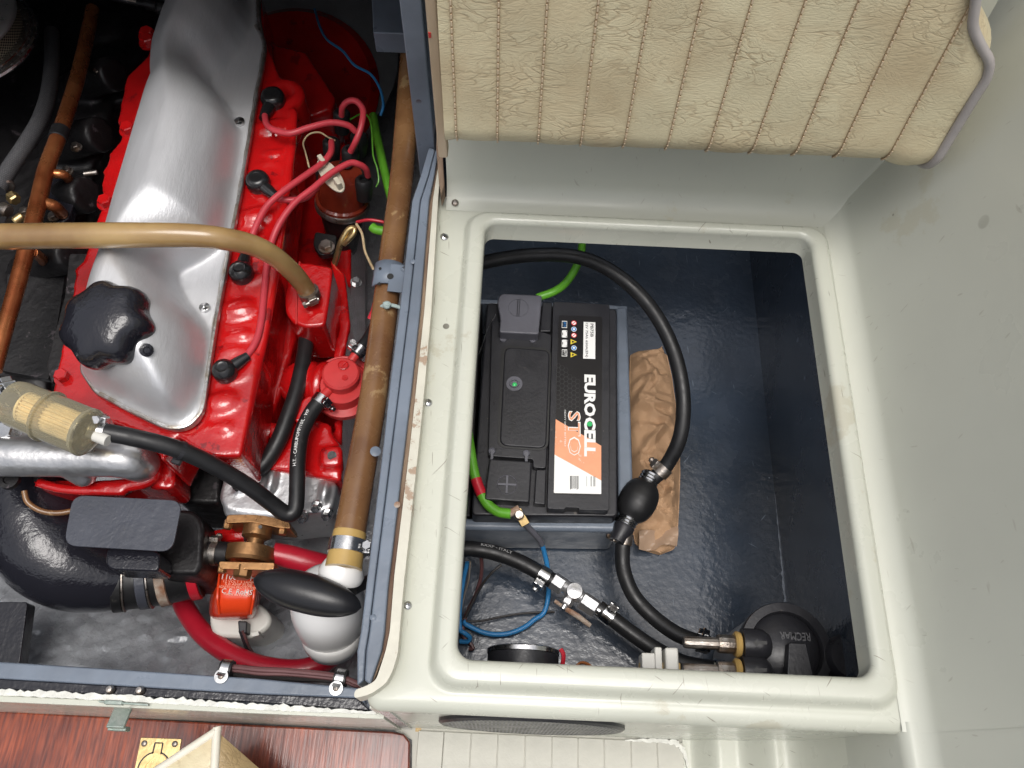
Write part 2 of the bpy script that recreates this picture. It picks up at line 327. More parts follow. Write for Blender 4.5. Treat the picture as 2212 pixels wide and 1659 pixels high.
    def box(s, x0, x1, y0, y1, z0, z1): return s.obox(((x0 + x1) / 2, (y0 + y1) / 2, (z0 + z1) / 2), ((1, 0, 0), (0, 1, 0), (0, 0, 1)), (abs(x1 - x0) / 2, abs(y1 - y0) / 2, abs(z1 - z0) / 2))
    def grid(s, P, flip=False):
        nr, nc = len(P), len(P[0]); v = [p for row in P for p in row]; f = []
        for i in range(nr - 1):
            for j in range(nc - 1):
                q = [i * nc + j, i * nc + j + 1, (i + 1) * nc + j + 1, (i + 1) * nc + j]; f.append(q[::-1] if flip else q)
        return s.add(v, f)
    def center(s):
        a = np.array(s.v); return (a.min(0) + a.max(0)) / 2
    def base(s):
        a = np.array(s.v); c = (a.min(0) + a.max(0)) / 2; return np.array([c[0], c[1], a[:, 2].min()])
def roundpoly(poly, r, n=4):
    out = []; m = len(poly)
    for i in range(m):
        p, a, b = [np.array(poly[k % m], float)[:2] for k in (i, i - 1, i + 1)]
        da, db = a - p, b - p; la, lb = np.linalg.norm(da), np.linalg.norm(db); da /= la; db /= lb
        d = min(r, la * .45, lb * .45)
        for k in range(n + 1):
            t = k / n; out.append((p + da * d) * (1 - t) ** 2 + 2 * p * t * (1 - t) + (p + db * d) * t * t)
    return out
WORLD = {}
def wl(o): return WORLD.get(o.name, np.zeros(3)) if o else np.zeros(3)
def tagit(o, label=None, cat=None, group=None, kind=None):
    for k, v in (('label', label), ('category', cat), ('group', group), ('kind', kind)):
        if v: o[k] = v
    return o
def make(name, g, m, parent=None, bevel=0, seg=2, sharp=38, remesh=0, smooth_it=4, smooth=True, at=None, **kw):
    c = np.array(at) if at is not None else (g.center() if parent else g.base())
    me = bpy.data.meshes.new(name); me.from_pydata([tuple(np.array(v) - c) for v in g.v], [], g.f); me.update()
    if g.uv:
        uvl = me.uv_layers.new(name='UVMap')
        for p in me.polygons:
            u = g.uv.get(p.index)
            if u:
                for li, w in zip(p.loop_indices, u): uvl.data[li].uv = w
    bm = bmesh.new(); bm.from_mesh(me); bmesh.ops.recalc_face_normals(bm, faces=bm.faces); bm.to_mesh(me); bm.free()
    me.materials.append(MATS[m] if isinstance(m, str) else m)
    o = bpy.data.objects.new(name, me); COL.objects.link(o)
    if smooth: me.polygons.foreach_set('use_smooth', [True] * len(me.polygons))
    if remesh:
        r = o.modifiers.new('remesh', 'REMESH'); r.mode = 'VOXEL'; r.voxel_size = remesh; r.use_smooth_shade = True
        k = o.modifiers.new('soften', 'SMOOTH'); k.factor = .5; k.iterations = smooth_it
    elif bevel:
        b = o.modifiers.new('bevel', 'BEVEL'); b.width = bevel; b.segments = seg; b.limit_method = 'ANGLE'; b.angle_limit = math.radians(35); b.harden_normals = True
    elif smooth: me.set_sharp_from_angle(angle=math.radians(sharp))
    o.location = Vector(c - wl(parent)); WORLD[o.name] = c
    if parent: o.parent = parent
    return tagit(o, **kw)
def thing(name, at, label, cat, group=None):
    e = bpy.data.objects.new(name, None); COL.objects.link(e); e.location = Vector(at); e.empty_display_size = .02; WORLD[e.name] = np.array(at, float)
    return tagit(e, label, cat, group)
def text_g(txt, size, o, xdir, ydir, nrm=None, thick=0.0, align='LEFT', spacing=1.0, bold=0, map_fn=None):
    c = bpy.data.curves.new('t', 'FONT'); c.body = txt; c.size = size; c.align_x = align; c.align_y = 'CENTER'; c.space_character = spacing; c.offset = bold; c.resolution_u = 2
    ob = bpy.data.objects.new('t', c); COL.objects.link(ob); dg = bpy.context.evaluated_depsgraph_get(); me = ob.evaluated_get(dg).to_mesh()
    xs = np.array(xdir, float) / np.linalg.norm(xdir); ys = np.array(ydir, float) / np.linalg.norm(ydir)
    g = G(); vv = [v.co for v in me.vertices]
    V = [map_fn(v.x, v.y) for v in vv] if map_fn else [np.array(o) + xs * v.x + ys * v.y for v in vv]
    g.add(V, [list(p.vertices) for p in me.polygons])
    ob.evaluated_get(dg).to_mesh_clear(); bpy.data.objects.remove(ob); bpy.data.curves.remove(c)
    return g
def spread(pts):
    p = np.array(pts); return p
def clamp(parent, c, d, r, screw=(0, 0, 1), w=.0065, m='steel', name='hose_clamp'):
    """worm-drive hose clip: a slotted band with a screw housing"""
    c, d = np.array(c, float), np.array(d, float); d /= np.linalg.norm(d); s = np.array(screw, float); s = s - d * s.dot(d); s /= np.linalg.norm(s); t = np.cross(d, s)
    g = G().lathe([(r + .0002, -w), (r + .0013, -w), (r + .0013, w), (r + .0002, w)], c, d, 28)
    band = make(name, g, m, parent)
    h = G().obox(c + s * (r + .0035), (d, s, t), (w * .95, .0032, .0055)); make('screw_housing', h, m, band, bevel=.0012)
    k = G().cyl(c + s * (r + .0042) - t * .007, c + s * (r + .0042) + t * .012, .0027, 10).cyl(c + s * (r + .0042) + t * .0095, c + s * (r + .0042) + t * .0135, .0043, 6)
    make('screw', k, m, band)
    return band
def hose(name, label, cat, pts, r, m, n=16, sub=10, group=None, parent=None):
    path = catmull(T(pts) if len(pts[0]) == 3 and max(abs(pts[0][0]), abs(pts[0][1])) > 3 else pts, sub)
    g = G().path_tube(path, r, n)
    if parent is None: o = make(name, g, m, label=label, cat=cat, group=group)
    else: o = make(name, g, m, parent)
    return o, path
def along_text(path, r, txt, size, start, side, m, parent, name='lettering', flip=1):
    L = np.cumsum([0] + [np.linalg.norm(path[i + 1] - path[i]) for i in range(len(path) - 1)])
    def fn(x, y):
        s = start + x * flip; i = int(np.clip(np.searchsorted(L, s) - 1, 0, len(path) - 2)); t = (s - L[i]) / (L[i + 1] - L[i])
        p = path[i] + (path[i + 1] - path[i]) * t; d = path[i + 1] - path[i]; d /= np.linalg.norm(d)
        u = np.array(side, float); u = u - d * u.dot(d); u /= np.linalg.norm(u); w = np.cross(u, d)
        a = flip * y / r; return p + (u * math.cos(a) + w * math.sin(a)) * (r + .0003)
    return make(name, text_g(txt, size, None, (1, 0, 0), (0, 1, 0), map_fn=fn), m, parent, smooth=False)
def hexbolt(parent, c, ax, r, h, m, name='bolt', washer=True):
    g = G(); c = np.array(c, float); ax = np.array(ax, float) / np.linalg.norm(ax)
    if washer: g.cyl(c, c + ax * h * .25, r * 1.35, 20)
    g.lathe([(r, h * .2), (r, h * .9), (r * .85, h)], c, ax, 6); return make(name, g, m, parent, sharp=25)
def roundscrew(parent, c, ax, r, m='steel', name='screw', cross=True, **kw):
    ax = np.array(ax, float) / np.linalg.norm(ax); c = np.array(c, float)
    o = make(name, G().lathe([(r, 0), (r, r * .18), (r * .75, r * .42), (r * .3, r * .52), (0, r * .54)], c, ax, 20), m, parent, **kw)
    if cross:
        u = np.cross(ax, (0, 1, 0) if abs(ax[1]) < .8 else (1, 0, 0)); u /= np.linalg.norm(u); w = np.cross(ax, u); t = c + ax * r * .5
        make('slot', G().obox(t, (u, w, ax), (r * .5, r * .09, r * .07)).obox(t, (w, u, ax), (r * .5, r * .09, r * .069)), 'print_black', o)
    return o

# ================================================================== THE SETTING
def rrect(x0, x1, y0, y1, r, z, n=8):
    out = []
    for cx, cy, a0 in ((x1 - r, y1 - r, 0), (x0 + r, y1 - r, 90), (x0 + r, y0 + r, 180), (x1 - r, y0 + r, 270)):
        for k in range(n + 1):
            a = math.radians(a0 + 90 * k / n); out.append(np.array([cx + r * math.cos(a), cy + r * math.sin(a), z]))
    return out
def loops(g, LL):
    n = len(LL[0]); v = [p for l in LL for p in l]; f = []
    for i in range(len(LL) - 1):
        for k in range(n): f.append([i * n + k, i * n + (k + 1) % n, (i + 1) * n + (k + 1) % n, (i + 1) * n + k])
    return g.add(v, f)
XL, XR, YF, YB = -.112, .358, .0585, .604           # seat base: left edge, liner, front edge, back edge
g = G()
RX0, RX1, RY0, RY1 = -.0575, .3415, .079, .5785      # raised ring outside
HX0, HX1, HY0, HY1 = -.037, .3205, .1015, .5625      # hatch hole
LL = [rrect(XL, XR, YF + .004, YB, .012, -.045), rrect(XL, XR, YF + .001, YB, .012, -.022), rrect(XL, XR, YF, YB, .012, -.012),
      rrect(XL, XR, YF + .0025, YB, .012, -.004), rrect(XL + .003, XR - .001, YF + .009, YB - .001, .012, 0)]
for i in range(9):                                   # outside fillet of the ring
    t = i / 8; s = t * t * (3 - 2 * t); k = .012 * t
    LL.append(rrect(RX0 - .006 + k, RX1 + .006 - k, RY0 - .006 + k, RY1 + .006 - k, .024 - .004 * t, .013 * s - .0018 * math.sin(math.pi * min(1, t * 1.6)) ** 2 * (t < .62)))
for i in range(6):
    a = math.pi / 2 * i / 5; LL.append(rrect(HX0 - .007 + .007 * math.sin(a), HX1 + .007 - .007 * math.sin(a), HY0 - .007 + .007 * math.sin(a), HY1 + .007 - .007 * math.sin(a),   .020 - .006 * math.sin(a), .013 - .007 * (1 - math.cos(a))))
rj = np.random.default_rng(3)
def jag(lp, amp):
    n = len(lp); out = []
    for p in lp: out.append(p + np.array([0, 0, rj.normal(0, amp)]))
    return out
def dens(lp, k=6):                                   # no densify: loops must match in count
    return lp
LL += [rrect(HX0, HX1, HY0, HY1, .013, .002), rrect(HX0 - .0005, HX1 - .0025, HY0 - .0005, HY1 - .005, .010, -.0135), rrect(HX0 - .004, HX1 + .002, HY0 - .004, HY1, .012, -.0137), rrect(HX0 - .006, HX1 + .004, HY0 - .006, HY1 + .003, .012, -.004)]
seat = make('seat_base', loops(g, LL), 'gelcoat', kind='structure', sharp=60)
make('seat_front', G().box(XL, XR + .003, YF + .0035, YF + .0068, -.262, -.030), 'gelcoat', kind='structure')
# little moulding crack and the rough lower lip of the cut-out
cr = G()
for (a, b) in (((1180, 441), (1420, 452)), ((1420, 452), (1560, 458)), ((1230, 446), (1330, 452))):
    p, q = W(*a, .0012), W(*b, .0012); mid = [p + (q - p) * t + np.array([0, rj.normal(0, .0012), 0]) for t in np.linspace(0, 1, 9)]
    cr.path_tube([np.array(m_) for m_ in mid], .0005, 5)
make('crack', cr, 'print_grey', seat)
# wall behind, under the cushion, with a soft cove, and the liner side
def sweep(prof, y0, y1, n=2):
    return [[(x, y, z) for (x, z) in prof] for y in np.linspace(y0, y1, n)]
cove = [(.604 - .004 + .022 * math.sin(a) * 0 + .0, 0) for a in (0,)]
prof = [(YB - .020, .0005)] + [(YB - .020 + .028 * math.sin(a), .028 * (1 - math.cos(a)) + .0005) for a in np.linspace(0, 1.42, 9)][1:] + [(YB + .016, .07), (YB + .040, .30), (YB + .06, .52)]
make('back_wall', G().grid([[(x, y, z) for (y, z) in prof] for x in (-.083, .14, .41)]), 'liner', kind='structure', sharp=70)
prof = [(XR - .016, .0008)] + [(XR - .016 + .024 * math.sin(a), .024 * (1 - math.cos(a)) + .0008) for a in np.linspace(0, 1.35, 9)][1:] + [(XR + .030, .08), (XR + .075, .25), (XR + .13, .48)]
hl = G().grid([[(x + .02 * max(0, y - .6), y, z) for (x, z) in prof] for y in np.linspace(.0600, .72, 6)])
make('hull_liner', hl, 'liner', kind='structure', sharp=70)
# the liner runs on past the seat front, down to the cockpit floor
prof = [(.285, -.2585)] + [(.285 + .05 * math.sin(a), -.2585 + .05 * (1 - math.cos(a))) for a in np.linspace(0, 1.3, 8)][1:] + [(XR - .021, -.10), (XR - .0175, -.01)] + [(XR - .0165 + .024 * math.sin(a), .024 * (1 - math.cos(a)) + .0012) for a in np.linspace(.12, 1.35, 9)] + [(XR + .030, .08), (XR + .075, .25), (XR + .13, .48)]
make('cockpit_side', G().grid([[(x + .0012, y, z) for (x, z) in prof] for y in (-.35, -.1, .068)]), 'liner', kind='structure', sharp=70)
# cockpit floor
CFZ = -.262
cf = make('cockpit_floor', G().box(-1.1, .36, -.5, .0655, CFZ - .03, CFZ), 'gelcoat_floor', kind='structure', bevel=.001)
make('panel_bed', G().box(-.055, .19, -.30, W(1150, 1598, CFZ)[1] + .003, CFZ - .01, CFZ + .0026), 'gelcoat_floor', cf)
xs = [W(829.5 + .3125 * u, 1348 + .3125 * 850, CFZ)[0] for u in (230, 410, 600, 785, 975, 1160, 1340, 1520, 1705, 1885, 2065)]
for a, b in zip(xs[:-1], xs[1:]):
    make('floor_plank', G().box(a + .0004, b - .0004, -.30, W(1150, 1598, CFZ)[1] + .004, CFZ - .01, CFZ + .0035), 'gelcoat_floor', cf, bevel=.0007)
fl_c = catmull([np.array(p, float) for p in ((1350, 1599), (1400, 1600), (1445, 1603), (1468, 1610), (1479, 1630), (1488, 1665))], 8)
fa, fb = [], []
for k, p in enumerate(fl_c):
    d = fl_c[min(k + 1, len(fl_c) - 1)] - fl_c[max(k - 1, 0)]; d /= np.linalg.norm(d); n_ = np.array([-d[1], d[0]]); wdt = 2 + 5 * math.sin(math.pi * k / len(fl_c))
    fa.append(p + n_ * (wdt * rj.uniform(.3, 1.1))); fb.append(p - n_ * (wdt * rj.uniform(.3, 1.2)))
ch = G().ppx([tuple(p) for p in fa + fb[::-1]], CFZ + .0046, CFZ - .002)
make('paint_flake', ch, 'gelcoat_chip', cf)
st = W(906, 1556, CFZ); make('glue_stain', G().box(st[0] - .0035, st[0] + .003, st[1] - .012, st[1] + .008, CFZ - .003, CFZ + .0008), 'tan_pipe_end', cf)
pl1 = W(1548, 1640, -.23)[0]; pl2 = W(1668, 1640, -.20)[0]
def sm(a, b, t): t = min(1, max(0, (t - a) / (b - a))); return t * t * (3 - 2 * t)
pxs = list(np.linspace(pl1 - .03, .366, 60))
make('moulded_step', G().grid([[(x, y, CFZ + .0012 + .030 * sm(pl1 - .022, pl1 + .004, x) + .035 * sm(pl2 - .028, pl2 + .004, x) + .17 * sm(.30, .366, x) ** 1.5) for x in pxs] for y in (-.4, -.1, .0628)]), 'gelcoat', kind='structure', sharp=180)
# locker inside
lw = G().box(-.14, .352, .0645, .80, -.29, -.27)
lf = make('locker_floor', lw, 'bilge_paint', kind='structure')
sa, sb_ = [], []
for py in np.linspace(900, 1300, 60):
    cxp = np.interp(py, [760, 1300], [1646, 1697]); ww_ = 1 + 5 * max(0, (py - 1040) / 260) * rj.uniform(.3, 1)
    sa.append((cxp - ww_ * rj.uniform(.3, 1), py)); sb_.append((cxp + ww_ * rj.uniform(.2, .8), py))
make('paint_streak', G().ppx(sa + sb_[::-1], -.2694, -.271), 'flake_blue', lf)
make('locker_side', G().box(.347, .356, .0645, .80, -.28, -.007), 'bilge_paint', kind='structure')
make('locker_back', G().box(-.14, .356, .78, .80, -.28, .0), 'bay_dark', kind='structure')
make('locker_front', G().box(-.0825, .347, .0655, .072, -.28, -.024), 'bilge_paint', kind='structure')
make('locker_partition', G().box(-.105, -.095, .06, .78, -.44, -.012), 'bilge_paint', kind='structure')
# engine bay
from mathutils import noise as mn
def bayz(x, y):
    z = -.46 + .20 * max(0, (.30 - y)) / .30 + .014 * math.sin(9 * x + 2) * math.sin(11 * y)
    if y < .3: z += .0062 * mn.noise((x * 55, y * 55, 1)) + .0042 * mn.noise((x * 130, y * 110, 5)) + .0045 * mn.noise((x * 18, y * 18, 9))
    return z
make('bay_floor', G().grid([[(x, y, bayz(x, y)) for x in np.arange(-.80, -.10, .0042)] for y in np.concatenate([np.arange(.05, .30, .0042), np.linspace(.30, 1.5, 14)])]), 'bilge_floor', kind='structure')
make('bay_front', G().box(-1.15, -.104, .0665, .076, -.44, -.115), 'blue_paint', kind='structure')
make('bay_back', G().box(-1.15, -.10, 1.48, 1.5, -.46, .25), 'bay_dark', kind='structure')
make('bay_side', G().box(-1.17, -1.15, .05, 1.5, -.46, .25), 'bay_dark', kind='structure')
make('aft_deck', G().box(-1.17, -.105, .78, 1.5, .17, .19), 'gelcoat', kind='structure', bevel=.004)
make('added_sky_screen', G().box(-1.17, .60, .735, .75, .20, .40), 'liner', kind='structure')  # added out of view to cut low sky light from behind the backrest
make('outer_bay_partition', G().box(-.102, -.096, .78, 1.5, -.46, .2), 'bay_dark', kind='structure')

# ================================================================== COAMING AND FRAME OF THE ENGINE BOX
ZC = .016
co = thing('engine_box_coaming', W(880, 900, -.05), 'blue-grey painted wooden coaming between engine bay and seat with cream edge strip', 'coaming')
left = [(926, 318), (908, 380), (890, 432), (863, 666), (841, 838), (829, 950), (790, 1270), (779, 1364), (771, 1406), (771, 1481)]
mid = [(940, 322), (925, 380), (908, 432), (883, 666), (862, 838), (848, 950), (808, 1270), (797, 1364), (790, 1406), (786, 1470)]
right = [(947, 325), (938, 380), (927, 432), (908, 666), (889, 838), (876, 950), (838, 1270), (831, 1364), (824, 1406), (800, 1478)]
tri = [(951, 330), (943, 380), (935, 432), (917, 666), (899, 838), (887, 950), (852, 1240), (842, 1364), (833, 1406), (803, 1481)]
tro = [(955, 335), (951, 380), (946, 432), (932, 666), (917, 838), (906, 950), (872, 1264), (859, 1414), (848, 1450), (833, 1477)]
make('inner_board', G().ppx(left + mid[::-1], ZC, -.13), 'blue_paint', co, bevel=.0018)
m2 = [(x + .7, y) for x, y in mid]
make('outer_board', G().ppx(m2 + right[::-1], ZC + .003, -.10), 'blue_paint', co, bevel=.003)
make('split_core', G().ppx([(x + .5, y) for x, y in right] + [(x, y) for x, y in tri[::-1]], ZC - .004, -.02), 'wood_split', co, bevel=.0008)
# cream laminate strip that turns the corner at the front
strip_o = tro + [(800, 1500), (764, 1509)]
strip_i = tri[:-1] + [(812, 1470), (788, 1483), (766, 1490)]
make('edge_strip', G().ppx(strip_i + strip_o[::-1], ZC + .001, -.012, rnd=.004, rn=3), 'trim_cream', co, bevel=.001)
for px, py in ((845, 1372 + 0), (800, 1490)):
    pass
for i, (px, py) in enumerate(((878, 1090), (912, 565), (826, 1334))):
    c = W(px - 20, py, ZC + .003); make('nail_dimple', G().lathe([(.003, 0), (.0022, .0006), (0, .0008)], c, (0, 0, 1), 12), 'rust' if i == 0 else 'blue_paint', co)
post = thing('frame_post', W(917, 315, 0), 'upright blue-grey painted wooden post at the left end of the seat back', 'post')
pA, pB = W(899, 312, ZC), W(937, 316, ZC)
make('upright', G().box(pA[0], pB[0] + .001, pA[1], pA[1] + .05, -.1, .34), 'blue_paint', post, bevel=.002)
make('support_block', G().ppx([(800, -60), (886, -60), (884, 73), (806, 70)], .0, -.032), 'blue_paint', post, bevel=.002)
wb = W(966, 300, .14)
ply = make('plywood_edge', G().box(wb[0] - .0105, wb[0] - .001, wb[1] + .002, wb[1] + .016, .11, .44), 'wood_raw', bevel=.002, label='raw plywood board edge between blue post and backrest cushion', cat='board')
make('red_smear', G().box(wb[0] - .0098, wb[0] - .0075, wb[1] + .0012, wb[1] + .004, .257, .262), 'red_dull', ply)
# split splinter of the coaming laminate
make('splinter', G().ppx([(944, 250), (950, 270), (956, 330), (960, 400), (952, 420), (947, 380), (942, 320)], ZC + .012, ZC - .01), 'wood_split', co, bevel=.001)
# screws along the seat flat
for px, py, who in ((960, 512, 'beside the top left corner of the open locker'), (925, 870, 'halfway along the seat edge by the brown pipe'), (881, 1308, 'near the front end of the cream edge strip')):
    roundscrew(None, W(px, py, .0004), (0.2, 0, 1), R(px, py, 0, 9), 'steel', 'coaming_screw', label='dome headed steel screw in cream seat ' + who, cat='screw', group='screws in the seat edge')
roundscrew(None, W(983, 438, .004), (0, -.3, 1), R(983, 438, 0, 7.5), 'steel_dirty', 'seat_screw', label='dark cross head screw in the seat corner below the cushion', cat='screw', group='screws in the seat edge')

# front ledge of the engine bay
led = thing('front_ledge', W(300, 1480, -.13), 'blue-grey painted front ledge of the engine bay with chipped white edge', 'ledge')
make('ledge_board', G().ppx([(-60, 1426), (0, 1429), (230, 1444), (553, 1465), (775, 1486), (790, 1520), (771, 1508), (553, 1499), (0, 1466), (-60, 1462)], -.100, -.125), 'blue_paint', led, bevel=.002)
make('drip_channel', G().ppx([(-60, 1462), (0, 1466.5), (553, 1499.5), (771, 1508.5), (800, 1535), (553, 1517), (0, 1489), (-60, 1484)], -.1035, -.125), 'black_gloss', led, bevel=.001)
jg = []
for x in np.linspace(-60, 812, 110):
    y0 = np.interp(x, [-60, 0, 240, 553, 812], [1485, 1489, 1500, 1520, 1536]); jg.append((x, y0 + rj.normal(0, 1.8)))
lo = []
for x in np.linspace(812, -60, 110):
    y0 = np.interp(x, [-60, 0, 240, 553, 812], [1498, 1502, 1513, 1533, 1543]); lo.append((x, y0 + rj.normal(0, .8)))
make('chipped_edge', G().ppx(jg + lo, -.0985, -.112), 'gelcoat_chip', led)
yv = W(0, 1502, -.1)[1]
make('ledge_face', G().box(-1.1, W(830, 1545, -.1)[0], .0585, yv, CFZ - .004, -.1015), 'gelcoat', led, bevel=.001)
for px, py in ((240, 1490), (304, 1492)):
    make('bolt_stub', G().lathe([(R(px, py, -.1, 9), 0), (R(px, py, -.1, 9), .003), (R(px, py, -.1, 6), .006), (0, .0065)], W(px, py, -.102), (0, 0, 1), 14), 'steel_dirty', led)
la = thing('latch_hook', W(243, 1540, -.12), 'greenish corroded metal latch hook hanging over the ledge edge', 'latch')
zf = yv - .001
make('latch_bar', G().ppx([(212, 1513), (320, 1520), (320, 1525), (212, 1517)], -.0965, -.1), 'verdigris', la, bevel=.0006)
c = W(244, 1520, -.099)
a_ = W(243, 1519, -.0955)
lv = G().obox((a_[0], yv - .002, -.108), ((1, 0, 0), (0, 1, 0), (0, 0, 1)), (.0085, .002, .012)).obox((a_[0] + .001, yv - .008, -.119), ((1, 0, 0), (0, 1, -.45), (0, .45, 1)), (.0085, .017, .002)).obox((a_[0] + .001, yv - .0235, -.1215), ((1, 0, 0), (0, 1, 0), (0, 0, 1)), (.0088, .0022, .006))
make('hook', lv, 'verdigris', la, bevel=.001)

# mahogany floor board with brass ring pull
mb = thing('floor_hatch', W(440, 1610, CFZ), 'varnished mahogany floor hatch board below the engine bay', 'hatch')
ZM = CFZ + .012
ol = [(-80, 1531), (0, 1535), (484, 1562), (845, 1580), (872, 1585), (886, 1602), (884, 1700), (880, 1900), (-80, 1900)]
make('board', G().ppx(ol, ZM, CFZ + .001), 'mahogany', mb, bevel=.0025)
make('board_shadow_gap', G().ppx([(-90, 1528), (850, 1577), (890, 1598), (888, 1900), (-90, 1900)], CFZ + .0016, CFZ - .002), 'rubber', mb)
bp_ = make('ring_pull_plate', G().ppx([(304, 1593), (392, 1596), (377, 1690), (285, 1688)], ZM + .0016, ZM - .004), 'brass', mb, bevel=.0005)
cR = W(333, 1662, ZM); ro = R(333, 1662, ZM, 35)
make('ring', G().lathe([(ro * .55, .0012), (ro * .55, .0026), (ro * .9, .0026), (ro * .9, .0012)], cR, (0, 0, 1), 40), 'brass', bp_)
make('recess_line', G().lathe([(ro * .93, .0014), (ro * .93, .0019), (ro * 1.02, .0019), (ro * 1.02, .0014)], cR, (0, 0, 1), 40), 'print_black', bp_)
tg_ = [W(338, 1606, ZM), W(352, 1606, ZM), W(347, 1635, ZM), W(331, 1634, ZM)]
make('tang_slot', G().prism([p[:2] for p in roundpoly([W(335, 1603, ZM)[:2], W(355, 1604, ZM)[:2], W(349, 1634, ZM)[:2], W(328, 1633, ZM)[:2]], .0015)], ZM + .0019, ZM + .001), 'print_black', bp_)
make('tang', G().prism([p[:2] for p in tg_], ZM + .0025, ZM + .001), 'brass', bp_, bevel=.0004)
for px, py in ((312, 1606), (378, 1607)):
    roundscrew(bp_, W(px, py, ZM + .0014), (0, 0, 1), R(px, py, ZM, 6.5), 'steel_dirty', cross=False)
# loose cushion whose corner shows at the bottom
A = W(468, 1579, -.150); Lp = W(330, 1670, -.160); Mp = W(463, 1672, -.150); Rp = W(585, 1682, -.185)
dL, dM, dR = [(q - A) for q in (Lp, Mp, Rp)]
kk = 3.0
cu = thing('loose_cushion', (A + dM * 2) * np.array([1, 1, 0]) + np.array([0, 0, CFZ]), 'corner of a beige vinyl cushion with pale piping lying on the floor hatch', 'cushion')
def patch(a, b, c, d, bul, n=12):
    nn = np.cross(b - a, d - a); nn /= np.linalg.norm(nn)
    if nn[2] < 0: nn = -nn
    return [[(a * (1 - s) + b * s) * (1 - t) + (d * (1 - s) + c * s) * t + nn * bul * (math.sin(math.pi * min(1, s * 1.0)) * math.sin(math.pi * t)) ** .6 for s in np.linspace(0, 1, n)] for t in np.linspace(0, 1, n)]
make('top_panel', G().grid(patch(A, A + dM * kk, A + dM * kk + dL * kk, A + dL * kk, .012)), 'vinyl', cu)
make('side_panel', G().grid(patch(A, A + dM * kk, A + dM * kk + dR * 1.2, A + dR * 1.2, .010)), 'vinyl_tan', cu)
make('edge_piping', G().tube([A + dL * kk, A + dL, A + dL * .1, A, A + dM * .2, A + dM * kk], .0042, 10), 'pale_piping', cu)

# speaker in the seat front
sx = W(1149, 1568, -.10)[0]
sg = thing('speaker', (sx, YF, -.2), 'round black loudspeaker grille set in the seat front below the locker', 'speaker')
SZ = -.112; SR = .0895
make('grille_rim', G().lathe([(SR - .006, .0), (SR, .001), (SR, -.0035), (SR - .003, -.0055), (SR - .006, -.0050)], (sx, YF + .004, SZ), (0, 1, 0), 64), 'plastic_black', sg)
make('grille_back', G().lathe([(SR - .006, -.003), (0, -.003)], (sx, YF + .004, SZ), (0, 1, 0), 48), 'grille', sg)
gb = G()
for k in range(-21, 22):
    x = k * .0038; hh = math.sqrt(max(0, (SR - .008) ** 2 - x * x))
    if hh > .004: gb.obox((sx + x, YF + .0005, SZ), ((1, 0, 0), (0, 1, 0), (0, 0, 1)), (.0009, .0018, hh))
make('grille_bars', gb, 'black_satin', sg, kind='stuff')
mz = W(1133, 1398, -.075)
make('magnet', G().lathe([(.0, 0), (.030, .001), (.0355, .004), (.0355, .024), (.0, .0245)], (mz[0], mz[1] - .026, SZ), (0, 1, 0), 40), 'plastic_black', sg)
make('magnet_plate', G().lathe([(.0, .0255), (.0350, .0255), (.0362, .0245), (.0362, .0285), (.033, .030), (0, .030)], (mz[0], mz[1] - .026, SZ), (0, 1, 0), 40), 'steel', sg)
make('basket', G().lathe([(.074, .0), (.070, .012), (.040, mz[1] - .026 - .075)], (sx, .0745, SZ), (0, 1, 0), 40), 'steel_dirty', sg)
hose('speaker_wire', None, None, [(1211, 1402, -.08), (1217, 1415, -.08), (1214, 1440, -.085), (1205, 1460, -.1)], .0022, 'wire_red', 8, 6, parent=sg)

# ================================================================== BACKREST
bk = thing('backrest_cushion', W(1450, 340, .13), 'pleated beige vinyl backrest cushion with crazed surface and grey piping', 'cushion')
ZB = .14; YBK = W(1350, 345, ZB)[1]
x0c = W(966, 300, ZB)[0]; x1c = W(1985, 348, ZB)[0]
seamx = [W(x, 335, ZB + .01)[0] for x in (985, 1073, 1161, 1253, 1345, 1437, 1525, 1618, 1710, 1799, 1904)]
bounds = [x0c] + seamx + [x1c]
def face(x, s, puff):                                # s: distance up the face from the lower edge
    r = .030; L1 = r * math.pi / 2
    if s < 0: y, z, ny, nz = r - s, 0, 0, -1         # underside
    elif s < L1: a = s / r; y, z, ny, nz = r - r * math.sin(a), r - r * math.cos(a), -math.sin(a), -math.cos(a)
    else: q = s - L1; y, z, ny, nz = q * .10, r + q, -1, 0
    yy = YBK + y + ny * puff; return (x, yy, ZB + z + nz * puff)
def pix(p):
    c = RW.T @ (np.array(p) - np.array([0, 0, H])); return CX + c[0] / -c[2] * F, CY - c[1] / -c[2] * F
def end_x(s):
    x = x1c; px, py = pix(face(x, s, 0))
    if py >= 150: return x
    tgt = float(np.interp(py, [-200, 0, 62, 109, 131, 150], [2120, 2099, 2093, 2121, 2132, px if py >= 150 else pix(face(x1c, s, 0))[0]]))
    for _ in range(8):
        px, py = pix(face(x, s, 0)); px2, _p = pix(face(x + .001, s, 0)); x += (min(tgt, 9999) - px) / (px2 - px) * .001
    return min(x, x1c)
S = list(np.linspace(-.05, 0, 4)) + list(np.linspace(.004, .06, 12)) + list(np.linspace(.07, .42, 24))
